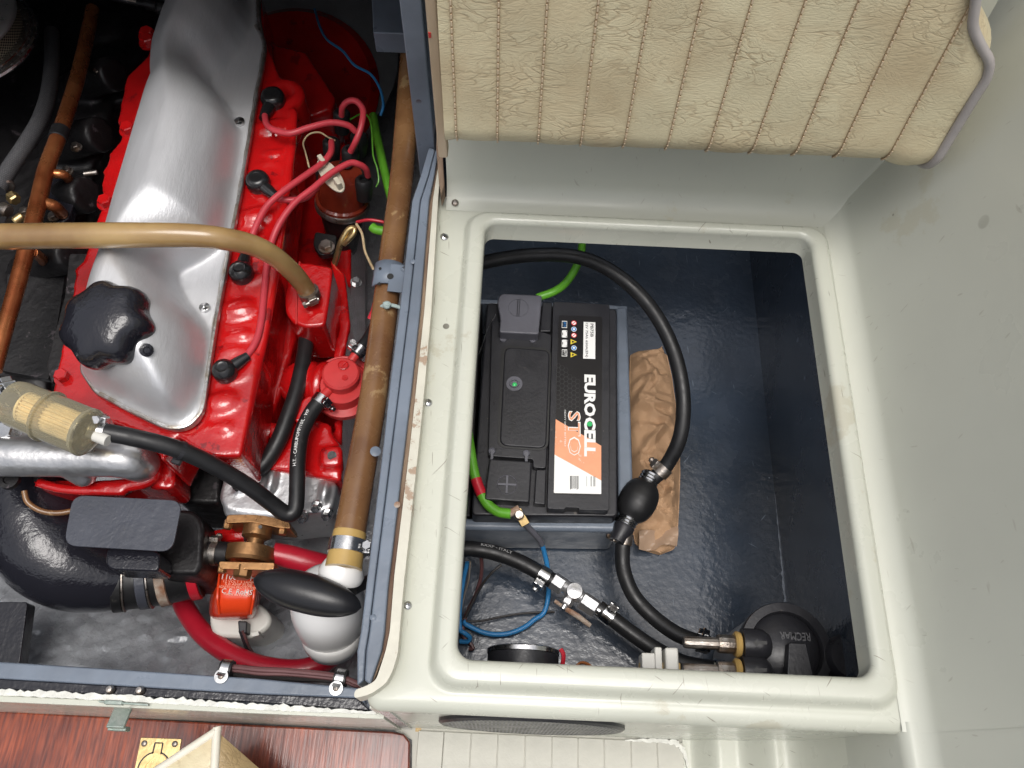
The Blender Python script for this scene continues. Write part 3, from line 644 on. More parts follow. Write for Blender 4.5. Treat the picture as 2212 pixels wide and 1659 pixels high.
for i in range(len(bounds) - 1):
    a, b = bounds[i], bounds[i + 1]; rows = []
    last = i == len(bounds) - 2
    for s in S:
        row = []
        for t in np.linspace(0, 1, 13):
            d = min(t, 1 - t) * (b - a) if not (i == 0 or last) else ((1 - t) if i == 0 else t) * (b - a)
            pf = .0013 * (1 - math.exp(-(d / .006) ** 1.2)) + .0016 * math.sin(s * 60 + i * 1.7) * min(1, d / .01) * .5
            x = a + (b - a) * t
            if last: x = a + (end_x(s) - a) * t
            if last: pf += .004 * math.sin(math.pi * t * .9); x += (.0 if s < .30 else 0)
            row.append(face(x, s, pf))
        rows.append(row)
    make('pleat', G().grid(rows), 'vinyl', bk, sharp=80)
    if 0 < i:
        make('seam', G().path_tube([np.array(face(a, s, .0006)) for s in S if s > .022], .0010, 6), 'seam_brown', bk)
        sg_ = G(); xs_ = a; k = 0
        for s in np.arange(.024, .42, .0062):
            p, q = np.array(face(xs_, s, .0019)), np.array(face(xs_, s + .0040, .0019)); d = q - p; L = np.linalg.norm(d)
            sg_.obox((p + q) / 2, (d, (1, 0, 0), np.cross(d, (1, 0, 0))), (L / 2, .0007, .0005))
        make('stitching', sg_, 'thread', bk, smooth=False, kind='stuff')
# right end panel, thick with piping round the face edge
end = []
for s in S[2:]:
    p = np.array(face(end_x(s), s, .003)); dx = .0
    end.append([tuple(p + np.array([.0 + .012 * math.sin(math.pi * t), .085 * t, 0])) for t in np.linspace(0, 1, 8)])
make('end_panel', G().grid(end), 'vinyl', bk)
pp = [np.array(face(end_x(s) + .002, s, .0045)) for s in S[2:]]
make('end_piping', G().path_tube(catmull(pp, 3), .0042, 10), 'piping', bk)

# ================================================================== IN THE LOCKER
UP = (0, 0, 1)
ZL = -.27
# battery stand
stand = make('battery_stand', G(), 'bilge_paint') if False else None
bs = thing('battery_stand', W(1180, 900, ZL), 'blue-grey painted wooden frame box holding the battery', 'stand')
make('front_rail', G().ppx([(990, 1117), (1340, 1121), (1338, 1148), (985, 1143)], -.185, ZL + .001), 'bilge_stand' if 'bilge_stand' in MATS else 'blue_paint', bs, bevel=.006)
make('side_rail', G().ppx([(1330, 662), (1356, 661), (1370, 1120), (1336, 1120)], -.186, ZL + .001), 'blue_paint', bs, bevel=.004)
make('back_rail', G().ppx([(1030, 645), (1356, 660), (1356, 668), (1030, 655)], -.187, ZL + .001), 'blue_paint', bs, bevel=.002)
make('left_rail', G().ppx([(1015, 650), (1042, 650), (1016, 1116), (990, 1116)], -.188, ZL + .001), 'black_iron', bs, bevel=.002)
# battery
ZT = -.142
bt = thing('battery', W(1180, 890, ZL + .01), 'black car battery with orange and white label in the open locker', 'battery')
def at_b(u, v, z=ZT): return W(u, v, z)
make('case', G().ppx([(1052, 653), (1333, 667), (1334, 1116), (1018, 1113)], -.158, ZL + .01, rnd=.006), 'plastic_black', bt, bevel=.0025)
make('lid_panel', G().ppx([(1195, 651), (1317, 658), (1316, 1103), (1250, 1101), (1250, 1097), (1222, 1096), (1221, 1100), (1182, 1099)], ZT, -.16, rnd=.003), 'plastic_black', bt, bevel=.003)
lidl = make('lid', G().ppx([(1062, 690), (1192, 722), (1180, 1012), (1150, 1010), (1152, 992), (1054, 985)], ZT - .006, -.16, rnd=.004), 'plastic_black', bt, bevel=.0015)
make('lid_back', G().ppx([(1172, 652), (1193, 653), (1190, 716), (1166, 716)], ZT - .005, -.16), 'plastic_black', bt, bevel=.0015)
make('lid_front', G().ppx([(1158, 1014), (1180, 1014), (1178, 1090), (1153, 1088)], ZT - .005, -.16), 'plastic_black', bt, bevel=.0015)
make('lid_groove', G().ppx([(1083, 745), (1192, 752), (1184, 974), (1073, 967)], ZT - .0052, -.16, rnd=.012), 'print_black', bt)
make('centre_panel', G().ppx([(1090, 749), (1188, 756), (1180, 969), (1079, 962)], ZT - .0035, -.16, rnd=.010), 'plastic_black', bt, bevel=.002)
nc = make('terminal_cover', G().ppx([(1074, 652), (1077, 640), (1085, 633), (1169, 637), (1171, 643), (1164, 722), (1078, 718), (1081, 690)], ZT + .010, -.16, rnd=.003), 'plastic_grey', bt, bevel=.003, label='grey minus terminal cover')
pc = make('terminal_cover', G().ppx([(1057, 990), (1149, 996), (1144, 1086), (1046, 1079), (1050, 1040)], ZT - .001, -.165, rnd=.003), 'plastic_black', bt, bevel=.0025, label='black plus terminal cover')
def mark(parent, c, d, ln, w, z, m='plastic_black', name='moulded_mark'):
    p = np.array([c[0], c[1], z]); d = np.array(d, float); make(name, G().obox(p, (d, (-d[1], d[0], 0), UP), (ln, w, .0007)), m, parent)
c = at_b(1120, 665, ZT + .010); rr = R(1120, 665, ZT, 22)
make('cap_disc', G().lathe([(rr - .0006, 0), (rr - .0004, .0006), (rr, .0006), (rr, 0)], c, UP, 40), 'plastic_grey', nc)
for dx in (-.0012, .0012): mark(nc, c + np.array([dx, 0, 0]), (0.02, 1, 0), rr * .95, .0004, ZT + .0105)
for px, py in ((1087, 726), (1151, 728)):
    make('hinge_tab', G().obox(at_b(px, py - 4, ZT - .005), ((1, 0, 0), (0, 1, 0), UP), (.0016, .006, .002)).lathe([(.0030, 0), (.0042, .0012), (.0042, -.002)], at_b(px, py + 7, ZT - .0055), UP, 20), 'plastic_grey', nc)
for px, py in ((1063, 980), (1137, 985)):
    make('hinge_tab', G().obox(at_b(px, py + 4, ZT - .005), ((1, 0, 0), (0, 1, 0), UP), (.0016, .006, .002)).lathe([(.0030, 0), (.0042, .0012), (.0042, -.002)], at_b(px, py - 5, ZT - .0055), UP, 20), 'plastic_grey', pc)
c = at_b(1095, 1047, ZT - .001); rr = R(1095, 1047, ZT, 22)
make('cap_disc', G().lathe([(rr - .0007, 0), (rr - .0003, .0007), (rr, .0005), (rr, 0)], c, UP, 40), 'plastic_grey', pc)
mark(pc, c, (1, 0, 0), rr * .9, .0011, ZT - .0004, 'plastic_grey'); mark(pc, c, (0, 1, 0), rr * .9, .0011, ZT - .0003, 'plastic_grey')
c = at_b(1111, 829, ZT - .0034); ey = make('indicator_eye', G().lathe([(.0098, 0), (.0098, .0006), (.0062, .0006), (.0056, .0022), (.0046, .0022), (.0042, .0004)], c, UP, 32), 'plastic_grey', bt)
make('green_bead', G().ball(c + np.array([.0004, -.0012, .0002]), (.0030, .0016), UP, 14, 6), 'bead_green', ey)
# label print
ZP = ZT + .0004
lb = make('label', G().ppx([(1207, 681), (1301, 684), (1299, 1071), (1195, 1068)], ZP, ZT - .002, rnd=.003), 'label_black', bt)
def prt(name, pts, z, m): return make(name, G().add([W(x, y, z) for x, y in pts], [list(range(len(pts)))]), m, lb, smooth=False)
r4 = lambda u, v: (967.8 + .2344 * u, 777.7 + .2344 * v)
r3 = lambda u, v: (967.8 + .2344 * u, 483.9 + .2344 * v)
prt('orange_band', [r4(992, 545), r4(1412, 790), r4(1412, 1110), r4(982, 872)], ZP + .0003, 'print_orange')
prt('white_band', [r4(982, 872), r4(1412, 1110), r4(1412, 1235), r4(975, 1225)], ZP + .0003, 'label_white')
prt('rating_panel', [r3(1250, 902), r3(1358, 906), r3(1357, 1244), r3(1245, 1240)], ZP + .0003, 'label_white')
# text runs down the picture, letter tops to the right
def btxt(txt, u0, v0, u1, v1, fn, m, z, bold=0, name='lettering', spacing=1.0):
    """text from v0 down to v1, letters filling u0..u1"""
    p0, p1 = W(*fn((u0 + u1) / 2, v0), z), W(*fn((u0 + u1) / 2, v1), z); hgt = np.linalg.norm(W(*fn(u1, v0), z) - W(*fn(u0, v0), z))
    xd = (p1 - p0) / np.linalg.norm(p1 - p0); yd = np.cross(UP, xd)
    g = text_g(txt, 1, np.zeros(3), (1, 0, 0), (0, 1, 0), bold=bold, spacing=spacing)
    a = np.array(g.v); mn, mx = a.min(0), a.max(0); L = np.linalg.norm(p1 - p0)
    g.v = [tuple(p0 + xd * (q[0] - mn[0]) / (mx[0] - mn[0]) * L + yd * ((q[1] - mn[1]) / (mx[1] - mn[1]) - .5) * hgt) for q in a]
    return make(name, g, m, lb, smooth=False)
btxt('EURO', 1255, 135, 1360, 520, r4, 'print_white', ZP + .0006, .045, spacing=.98)
btxt('CELL', 1255, 528, 1360, 890, r4, 'print_white', ZP + .0006, .045, spacing=.98)
btxt('STO', 1105, 470, 1222, 880, r4, 'print_white', ZP + .0006, .03, spacing=1.05)
btxt('STO', 1113, 478, 1214, 872, r4, 'print_orange', ZP + .0009, .004, spacing=1.15)
btxt('HEAVY DUTY BATTERY', 1072, 460, 1086, 800, r4, 'print_white', ZP + .0006, .0)
btxt('PB75B', 1312, 918, 1340, 1040, r3, 'print_black', ZP + .0006, .015)
btxt('12V 75Ah 650A(EN)', 1262, 912, 1290, 1228, r3, 'print_black', ZP + .0006, .01)
cq = W(*r4(1305, 590), ZP + .0008); make('leaf_mark', G().lathe([(.0032, 0), (.0032, .0002)], cq, UP, 18), 'print_green', lb)
def ring(c, r, w, m, z, nm, n=28): make(nm, G().lathe([(r - w, 0), (r - w, .0002), (r, .0002), (r, 0)], np.array([c[0], c[1], z]), UP, n), m, lb)
for v, m_ in ((925, None), (1012, None), (1100, None), (1187, None)):
    q = [r3(1050, v - 32), r3(1098, v - 31), r3(1097, v + 33), r3(1048, v + 32)]
    P4 = [W(x, y, ZP + .0006) for x, y in q]; cc = sum(P4) / 4
    make('icon_frame', G().add(P4 + [cc + (p - cc) * .84 for p in P4], [[0, 1, 5, 4], [1, 2, 6, 5], [2, 3, 7, 6], [3, 0, 4, 7]]), 'print_white', lb, smooth=False)
    gg = G()
    if v in (1012, 1100):
        gg.obox(cc, ((1, 0, 0), (0, 1, 0), UP), (.0018, .0052, .0001)).obox(cc + np.array([.0016, .0, .0001]), ((1, 0, 0), (0, 1, 0), UP), (.0016, .003, .0001)).obox(cc + np.array([-.0016, .003, .0001]), ((1, 0, 0), (0, 1, 0), UP), (.001, .0012, .0001)).obox(cc + np.array([-.0016, -.003, .0001]), ((1, 0, 0), (0, 1, 0), UP), (.001, .0012, .0001))
        make('car_icon', gg, 'print_white', lb, smooth=False)
    else:
        btxt('ECO' if v == 925 else 'BATT', 1066, v - 22, 1088, v + 22, r3, 'print_blue' if v == 925 else 'print_white', ZP + .0006, .01)
for v, k in ((915, 'red'), (972, 'blue'), (1028, 'red'), (1145, 'blue')):
    cc = W(*r3(1160, v), ZP); rad = .0034
    if k == 'red': ring(cc, rad, .0008, 'print_red', ZP + .0006, 'warning_ring'); ring(cc, rad - .0008, .0027, 'label_white', ZP + .0005, 'warning_ground'); mark(lb, cc, (.7, .7, 0), .0026, .0004, ZP + .0003, 'print_red', 'bar')
    else: ring(cc, rad, .0005, 'print_white', ZP + .0006, 'warning_ring'); ring(cc, rad - .0005, .0030, 'print_blue', ZP + .0005, 'warning_ground'); ring(cc, .0014, .0013, 'label_white', ZP + .0008, 'face_mark')
for v in (1085, 1205):
    prt('warning_triangle', [r3(1188, v), r3(1130, v - 25), r3(1130, v + 25)], ZP + .0006, 'print_yellow'); prt('warning_mark', [r3(1168, v), r3(1142, v - 11), r3(1142, v + 11)], ZP + .0009, 'print_black')
bc = G(); rb = np.random.default_rng(5)
def bar(u0, u1, v0, v1): P4 = [W(*r4(a, b), ZP + .0007) for a, b in ((u0, v0), (u1, v0), (u1, v1), (u0, v1))]; bc.add(P4, [[0, 1, 2, 3]])
u = 1125
while u < 1205: w = rb.choice([3, 5, 8]); bar(u, u + w, 1068, 1180 + rb.integers(0, 15)); u += w + rb.choice([4, 6])
for u in (1277, 1315, 1322, 1340, 1347, 1354): bar(u, u + 3, 1072, 1165)
make('barcode', bc, 'print_black', lb, smooth=False)
hx = G()
for i in range(7):
    for j in range(11):
        u = 1015 + i * 36 + 0; v = 470 - j * 42 + (21 if i % 2 else 0)
        if u > 1225 or v < 40 + (i * 25) or v > 460 + 0 * i: continue
        pts = [W(*r4(u + 23 * math.cos(math.radians(60 * k)), v + 23 * math.sin(math.radians(60 * k))), ZP + .0003) for k in range(6)]; c6 = sum(pts) / 6
        hx.add(pts + [c6 + (p - c6) * .90 for p in pts], [[k, (k + 1) % 6, (k + 1) % 6 + 6, k + 6] for k in range(6)])
make('hexagon_print', hx, 'print_hex', lb, smooth=False, kind='stuff')
def ctxt(txt, p0, p1, hgt, m, parent, name='lettering', bold=0, flip=False, dz=.0):
    p0, p1 = np.array(p0), np.array(p1); xd = (p1 - p0) / np.linalg.norm(p1 - p0); yd = np.cross(UP, xd); L = np.linalg.norm(p1 - p0)
    g = text_g(txt, 1, np.zeros(3), (1, 0, 0), (0, 1, 0), bold=bold); a = np.array(g.v); mn, mx = a.min(0), a.max(0)
    g.v = [tuple(p0 + xd * (q[0] - mn[0]) / (mx[0] - mn[0]) * L + yd * ((q[1] - mn[1]) / (mx[1] - mn[1]) - .5) * hgt) for q in a]
    return make(name, g, m, parent, smooth=False)
ctxt('-00148', at_b(1109, 885, ZT - .0031), at_b(1108, 929, ZT - .0031), .0042, 'print_black', bt, 'moulded_number')

# cables on the battery
hose('green_battery_cable', 'thick green cable leaving the minus terminal towards the locker back', 'cable', [(1262, 470, -.16), (1258, 520, -.155), (1252, 560, -.150), (1228, 604, -.145), (1200, 628, -.142), (1160, 643, -.145)], .0052, 'green_cable', 16)
gc, gp = hose('green_battery_cable', 'thick green cable with red tape band beside the plus terminal', 'cable', [(1005, 900, -.14), (1014, 960, -.142), (1022, 1010, -.145), (1033, 1050, -.148), (1050, 1085, -.150), (1075, 1105, -.150), (1104, 1110, -.148)], .0058, 'green_cable', 16)
tp = catmull(T([(1028, 1034, -.1468), (1033, 1050, -.148), (1041, 1069, -.149)]), 6); make('red_tape', G().path_tube(tp, .0063, 16), 'wire_red', gc)
make('strands', G().tube(T([(1100, 1109, -.148), (1112, 1104, -.146), (1122, 1098, -.145)]), .0046, 10), 'rust', gc)
tm = thing('terminal_bolt', W(1120, 1112, -.155), 'dull grey terminal bolt clamping the cables at the battery corner', 'bolt')
make('bolt_head', G().lathe([(.006, 0), (.006, .006), (.0045, .0075), (0, .0075)], W(1120, 1113, -.150), (.1, -.2, 1), 8), 'steel_dirty', tm, sharp=25)
make('lug', G().obox(W(1126, 1118, -.150), ((.5, -.8, 0), (.8, .5, 0), UP), (.010, .005, .0014)), 'brass', tm, bevel=.0005)
r5 = lambda u, v, z: (967.8 + .2344 * u, 1123.3 + .2344 * v, z)
bw, bwp = hose('blue_wire', 'bright blue wire looping from battery bolt to the locker corner', 'wire', [(1124, 1118, -.152), r5(690, 20, -.17), r5(840, 180, -.20), r5(895, 330, -.225), r5(920, 480, -.24), r5(925, 690, -.258), r5(885, 850, -.262), r5(800, 915, -.262), r5(690, 995, -.262), r5(530, 1050, -.262), r5(350, 1043, -.262), r5(180, 970, -.258), r5(140, 930, -.255)], .0030, 'blue_wire', 10)
make('shrink_sleeve', G().path_tube(bwp[8:24], .0037, 12), 'plastic_grey', bw)
hose('blue_wire', 'short blue wire ends bundled at the left edge of the locker', 'wire', [r5(180, 390, -.22), r5(140, 560, -.235), r5(110, 800, -.245), r5(110, 1000, -.25), r5(150, 1040, -.25), r5(200, 1080, -.255), r5(180, 1120, -.258), r5(110, 1120, -.26)], .0028, 'blue_wire', 10)
hose('brown_wire', 'dark brown wire curving up the left locker wall', 'wire', [r5(290, 290, -.215), r5(310, 400, -.23), r5(300, 540, -.245), r5(250, 700, -.255), r5(190, 820, -.26), r5(150, 930, -.262), r5(140, 1060, -.262), r5(200, 1130, -.263), r5(230, 1180, -.264), r5(190, 1190, -.264)], .0022, 'brown_wire', 8)
hose('black_cable_tie', 'thin black cable tie tail lying across the locker floor', 'cable tie', [r5(150, 935, -.255), r5(300, 930, -.258), r5(500, 890, -.262), r5(700, 860, -.263), r5(980, 845, -.264)], .0013, 'dark_wire', 6)
hose('black_wire', 'thin black wire end pointing up beside the hose in the locker', 'wire', [r5(160, 900, -.255), r5(260, 690, -.245), r5(340, 560, -.235), r5(420, 470, -.228), r5(495, 410, -.225)], .0015, 'dark_wire', 6)
hose('grey_wire', 'thin pale wire running down the left edge of the locker', 'wire', [r5(205, 380, -.21), r5(190, 550, -.225), r5(150, 700, -.24), r5(125, 830, -.25), r5(120, 920, -.255)], .0010, 'grey_wire', 6)
hose('steel_wire', 'thin bare wire strung beside the battery cover', 'wire', [r3(440, 830) + (-.13,), r3(370, 960) + (-.13,), r3(285, 1200) + (-.125,)], .0007, 'steel', 6)

# paper bag: crumpled grid pillow
ol = [(1366, 752), (1378, 744), (1391, 749), (1397, 764), (1413, 748), (1434, 739), (1448, 752), (1458, 800), (1466, 860), (1474, 930), (1476, 1010), (1474, 1080), (1471, 1150), (1464, 1176), (1432, 1188), (1402, 1180), (1378, 1164), (1368, 1120), (1364, 1000), (1363, 850)]
poly = [W(x, y, -.245)[:2] for x, y in ol]
def inside(x, y, P):
    c = False; j = len(P) - 1
    for i in range(len(P)):
        if (P[i][1] > y) != (P[j][1] > y) and x < (P[j][0] - P[i][0]) * (y - P[i][1]) / (P[j][1] - P[i][1]) + P[i][0]: c = not c
        j = i
    return c
def pdist(X, Y, P):
    d = np.full(X.shape, 1e9)
    for i in range(len(P)):
        a, b = np.array(P[i - 1][:2], float), np.array(P[i][:2], float); ab = b - a; t = np.clip(((X - a[0]) * ab[0] + (Y - a[1]) * ab[1]) / ab.dot(ab), 0, 1)
        d = np.minimum(d, np.hypot(X - a[0] - t * ab[0], Y - a[1] - t * ab[1]))
    return d
def pin(X, Y, P):
    c = np.zeros(X.shape, bool)
    for i in range(len(P)):
        (x1, y1), (x2, y2) = P[i - 1][:2], P[i][:2]
        if y1 == y2: continue
        k = (y1 > Y) != (y2 > Y); c ^= k & (X < (x2 - x1) * (Y - y1) / (y2 - y1) + x1)
    return c
PB = np.array(poly); ny_, nx_ = 130, 44; yv_ = np.linspace(PB[:, 1].min() + 1e-4, PB[:, 1].max() - 1e-4, ny_); rp = np.random.default_rng(21)
folds = [(rp.uniform(PB[:, 0].min(), PB[:, 0].max()), rp.uniform(PB[:, 1].min(), PB[:, 1].max()), rp.uniform(0, math.pi), rp.uniform(.002, .0065), rp.uniform(.010, .045)) for _ in range(80)]
rows = []
for y in yv_:
    xs_ = []
    for i in range(len(PB)):
        (xa, ya), (xb, yb_) = PB[i - 1], PB[i]
        if (ya > y) != (yb_ > y): xs_.append(xa + (xb - xa) * (y - ya) / (yb_ - ya))
    a, b = min(xs_), max(xs_); row = []
    for t in np.linspace(0, 1, nx_):
        x = a + (b - a) * t; ty = (y - yv_[0]) / (yv_[-1] - yv_[0])
        h = .024 * (math.sin(math.pi * min(.98, max(.02, t))) ** .55) * min(1, .35 + 2.2 * min(ty, 1 - ty))
        f = 0
        for fx, fy, fa, amp, ln in folds:
            dx, dy = x - fx, y - fy; al = dx * math.cos(fa) + dy * math.sin(fa); pe = -dx * math.sin(fa) + dy * math.cos(fa)
            f += amp * max(0, 1 - abs(pe) / .007) * math.exp(-(al / ln) ** 2)
        row.append((x, y, ZL + .001 + h + f * min(1, t * 6, (1 - t) * 6)))
    rows.append(row)
bag = G().grid(rows); bag.grid([[(x, y, ZL + .0008) for x, y, z in (r[0], r[-1])] for r in rows], True)
bg_ = make('paper_bag', bag, 'paper', sharp=16, label='crumpled brown paper bag lying beside the battery stand', cat='bag')
tpx = [(1392, 1142), (1440, 1136), (1462, 1160), (1458, 1172), (1430, 1180), (1400, 1172)]
tg2 = [[(lambda q: (q[0], q[1], ZL + .018 + .006 * math.sin(7 * s + 3 * t)))(W(1380 + 84 * s, 1138 + (8 if s < .5 else 0) + 40 * t, -.25)) for s in np.linspace(0, 1, 10)] for t in np.linspace(0, 1, 8)]
make('shiny_tape', G().grid(tg2), 'paper_tape', bg_)

# fuel hose with priming bulb
zt = lambda L: L
h1, p1 = hose('fuel_hose', 'black rubber hose arching from locker back to the priming bulb', 'hose', [(985, 590, -.12), (1050, 566, -.112), (1150, 551, -.102), (1250, 556, -.098), (1330, 592, -.098), (1402, 660, -.105), (1452, 750, -.115), (1475, 850, -.13), (1470, 940, -.15), (1440, 1005, -.175), (1410, 1035, -.185)], .0088, 'rubber', 18)
clamp(h1, p1[-8], p1[-7] - p1[-9], .0090, (-1, .3, .4), .006, 'steel_dirty')
pbA, pbB = W(1409, 1032, -.186), W(1349, 1146, -.186)
ax = pbB - pbA; Lb = np.linalg.norm(ax); ax /= Lb
pb = thing('priming_bulb', W(1380, 1080, -.235), 'black rubber fuel priming bulb resting on the paper bag', 'priming bulb')
c0 = W(1379, 1083, -.186)
bl = W(1398, 1043, -.186); bl2 = W(1358, 1120, -.186); hb = np.linalg.norm(bl2 - bl) / 2; cb = (bl + bl2) / 2
prof = []
for i in range(25):
    t = -1 + 2 * i / 24; prof.append((max(.0100, .0225 * (1 - abs(t) ** 2.6) ** .62) * (1.012 if abs(t) < .03 else 1), t * hb * 1.18))
make('bulb', G().lathe(prof, cb, ax, 32), 'rubber', pb)
for k, (cc, m_) in enumerate(((bl - ax * .004, 1), (bl2 + ax * .004, 1))):
    g = G(); pr = []
    for j in range(9): pr += [(.0112 + (.0012 if j % 2 else 0), -.008 + j * .002)]
    make('ribbed_collar', g.lathe(pr, cc, ax, 28), 'steel', pb, sharp=20)
make('neck', G().lathe([(.0118, 0), (.0125, .004), (.0092, .014), (.0088, .022)], bl2 + ax * .010, ax, 24), 'plastic_black', pb)
h2, p2 = hose('fuel_hose', 'black rubber hose from priming bulb to the upper filter port', 'hose', [(1352, 1143, -.190), (1345, 1185, -.196), (1347, 1232, -.203), (1368, 1285, -.210), (1408, 1330, -.212), (1460, 1368, -.205), (1512, 1388, -.196), (1535, 1392, -.193)], .0088, 'rubber', 18)
clamp(h2, p2[5], p2[6] - p2[4], .0090, (-1, 0, .35), .0065, 'steel_dirty')
clamp(h2, p2[-9], p2[-8] - p2[-10], .0090, (.1, .8, .9), .0065, 'steel')
h3, p3 = hose('fuel_hose', 'black rubber hose with small white print running to the shut-off valve', 'hose', [(985, 1186, -.205), (1020, 1186, -.205), (1068, 1194, -.207), (1120, 1213, -.212), (1165, 1237, -.216), (1192, 1254, -.218)], .0092, 'rubber', 18)
along_text(p3, .0092, 'RXXP - ITALY', .0060, .028, (0, .55, 1), 'print_grey', h3)
clamp(h3, W(1174, 1243, -.217), p3[-1] - p3[-4], .0094, (-.75, -1, .25), .0065, 'steel')
h4, p4 = hose('fuel_hose', 'black rubber hose from shut-off valve to the lower filter port', 'hose', [(1292, 1312, -.222), (1325, 1338, -.224), (1370, 1372, -.224), (1420, 1405, -.220), (1475, 1432, -.212), (1535, 1444, -.205), (1572, 1449, -.203)], .0092, 'rubber', 18)
clamp(h4, W(1312, 1328, -.223), p4[6] - p4[3], .0094, (.7, 1, .6), .0065, 'steel')
clamp(h4, W(1552, 1446, -.204), p4[-1] - p4[-5], .0094, (0, -1, .2), .0060, 'steel')
# shut-off valve
V = lambda u, v, z=-.218: W(*r5(u, v, z))
va = thing('shutoff_valve', V(1160, 655, -.235), 'silver metal inline fuel shut-off valve with rusty lever', 'valve')
q0, q1 = V(960, 545), V(1400, 840); vx = (q1 - q0) / np.linalg.norm(q1 - q0); vn = np.cross(UP, vx)
make('hex_nut', G().lathe([(.0085, -.008), (.0105, -.0065), (.0105, .0065), (.0085, .008)], V(1012, 585), vx, 6), 'alu_cast', va, sharp=20)
make('body', G().lathe([(.0075, -.020), (.0085, -.018), (.0080, -.010), (.0090, -.008), (.0090, .008), (.0075, .010), (.0085, .020), (.0075, .022)], V(1160, 668), vx, 24).lathe([(.0095, -.010), (.0100, .006), (.0088, .0105), (0, .012)], V(1160, 668), UP, 24), 'alu_cast', va, sharp=30)
make('hex_nut', G().lathe([(.0085, -.011), (.0105, -.009), (.0105, .009), (.0085, .011)], V(1300, 778), vx, 6), 'alu_cast', va, sharp=20)
make('barb', G().cyl(V(1340, 800), V(1400, 842), .0052, 16), 'steel', va)
st0 = V(1135, 690); st1 = V(1060, 815, -.222)
make('spindle', G().lathe([(.0065, -.004), (.0075, -.002), (.0075, .002), (.0065, .004)], st0 + (st1 - st0) * .48, st1 - st0, 6).cyl(st0, st1, .0042, 14), 'alu_cast', va, sharp=25)
make('lever', G().tube([V(983, 745, -.221), V(1040, 785, -.221), V(1100, 825, -.221)], .0022, 10).tube([V(1090, 820, -.222), V(1200, 890, -.224), V(1312, 975, -.226)], [.0030, .0034, .0028], 10), 'rust', va)

# water separating filter
r6 = lambda u, v, z: W(1348 + .2734 * u, 1123.3 + .2734 * v, z)
ZF = -.125
fc = W(1700, 1401, ZF); Rf = R(1700, 1400, ZF, 99)
ff = thing('fuel_filter', (fc[0], fc[1], ZL), 'black water separating fuel filter canister in the locker corner', 'filter')
make('canister', G().lathe([(Rf * .88, ZL - ZF + .002), (Rf * .93, ZL - ZF + .008), (Rf * .95, -.03), (Rf * .96, -.022), (Rf * .96, -.012)], fc, UP, 48), 'canister', ff)
make('head', G().lathe([(Rf * .99, -.018), (Rf, -.014), (Rf, -.002), (Rf * .985, 0), (Rf * .80, 0.0005), (Rf * .785, -.001), (Rf * .77, -.007), (Rf * .70, -.004), (Rf * .4, .003), (0, .005)], fc, UP, 64), 'plastic_black', ff, sharp=30)
make('rib', G().ppx([(1704, 1388), (1742, 1389), (1760, 1470), (1700, 1470)], ZF + .016, ZF - .01, rnd=.002), 'plastic_black', ff, bevel=.002)
for y6, z_, nm in ((975, ZF - .004, 'upper'), (1190, ZF - .004, 'lower')):
    a, b = r6(930, y6 + 10, z_), r6(1150, y6 + 2, z_)
    po = make('port', G().lathe([(.0165, 0), (.0165, .016), (.0155, .022), (.011, .028), (.003, .031), (0, .031)], a, (1, 0, .05), 28), 'plastic_black', ff)
    aw = G().add([r6(1020 + dx, y6 - 5 + dy, z_ + .0172) for dx, dy in ((0, 0), (35, -32), (35, -14), (110, -14), (110, 14), (35, 14), (35, 32))], [list(range(7))])
    make('arrow_mark', aw, 'print_black', po, smooth=False)
    make('sealant_ring', G().lathe([(.0115, 0), (.0135, .002), (.0125, .006), (.009, .008)], a - np.array([.008, 0, 0]), (1, 0, 0), 18), 'tan_pipe_end', po)
    make('hose_tail', G().lathe([(.0055, -.060), (.0062, -.058), (.0062, -.025), (.0090, -.025), (.0095, -.023), (.0095, -.010), (.007, -.004)], a, (1, 0, 0), 12), 'steel_dirty', po, sharp=25)
make('side_knob', G().lathe([(.022, -.03), (.024, -.026), (.024, .016), (.021, .020), (0, .021)], r6(1745, 1100, ZF - .01), UP, 28), 'plastic_black', ff)
ctxt('RECMAR', r6(1472, 925, ZF + .004), r6(1232, 915, ZF + .004), .0085, 'logo_grey', ff, 'logo_lettering', bold=.02)
# white plastic hose clip
hc = thing('hose_clip', W(1424, 1440, -.105), 'pair of small white plastic clips on the locker wall near the hose', 'clip')
make('clip_block', G().obox(W(1402, 1432, -.085), ((1, .02, 0), (0, 1, 0), UP), (.0085, .008, .01)).obox(W(1418, 1427, -.085), ((1, 0, 0), (0, 1, 0), UP), (.0035, .011, .012)), 'white_plastic', hc, bevel=.0015)
make('clip_jaw', G().obox(W(1447, 1430, -.085), ((1, .02, 0), (0, 1, 0), UP), (.0065, .012, .012)), 'white_plastic', hc, bevel=.0025)
make('clip_base', G().obox(W(1424, 1446, -.092), ((1, .02, 0), (0, 1, 0), UP), (.02, .006, .006)), 'tan_pipe_end', hc, bevel=.0015)
hose('copper_wire', 'bit of bare copper wire at the front edge of the locker', 'wire', [(1244, 1440, -.14), (1255, 1432, -.14), (1268, 1434, -.14), (1282, 1444, -.14)], .0017, 'copper', 8)

# ================================================================== ENGINE
en = thing('engine', W(450, 600, -.42), 'red painted inboard engine with silver rocker cover', 'engine')
ZR = -.088                                           # rocker cover flange
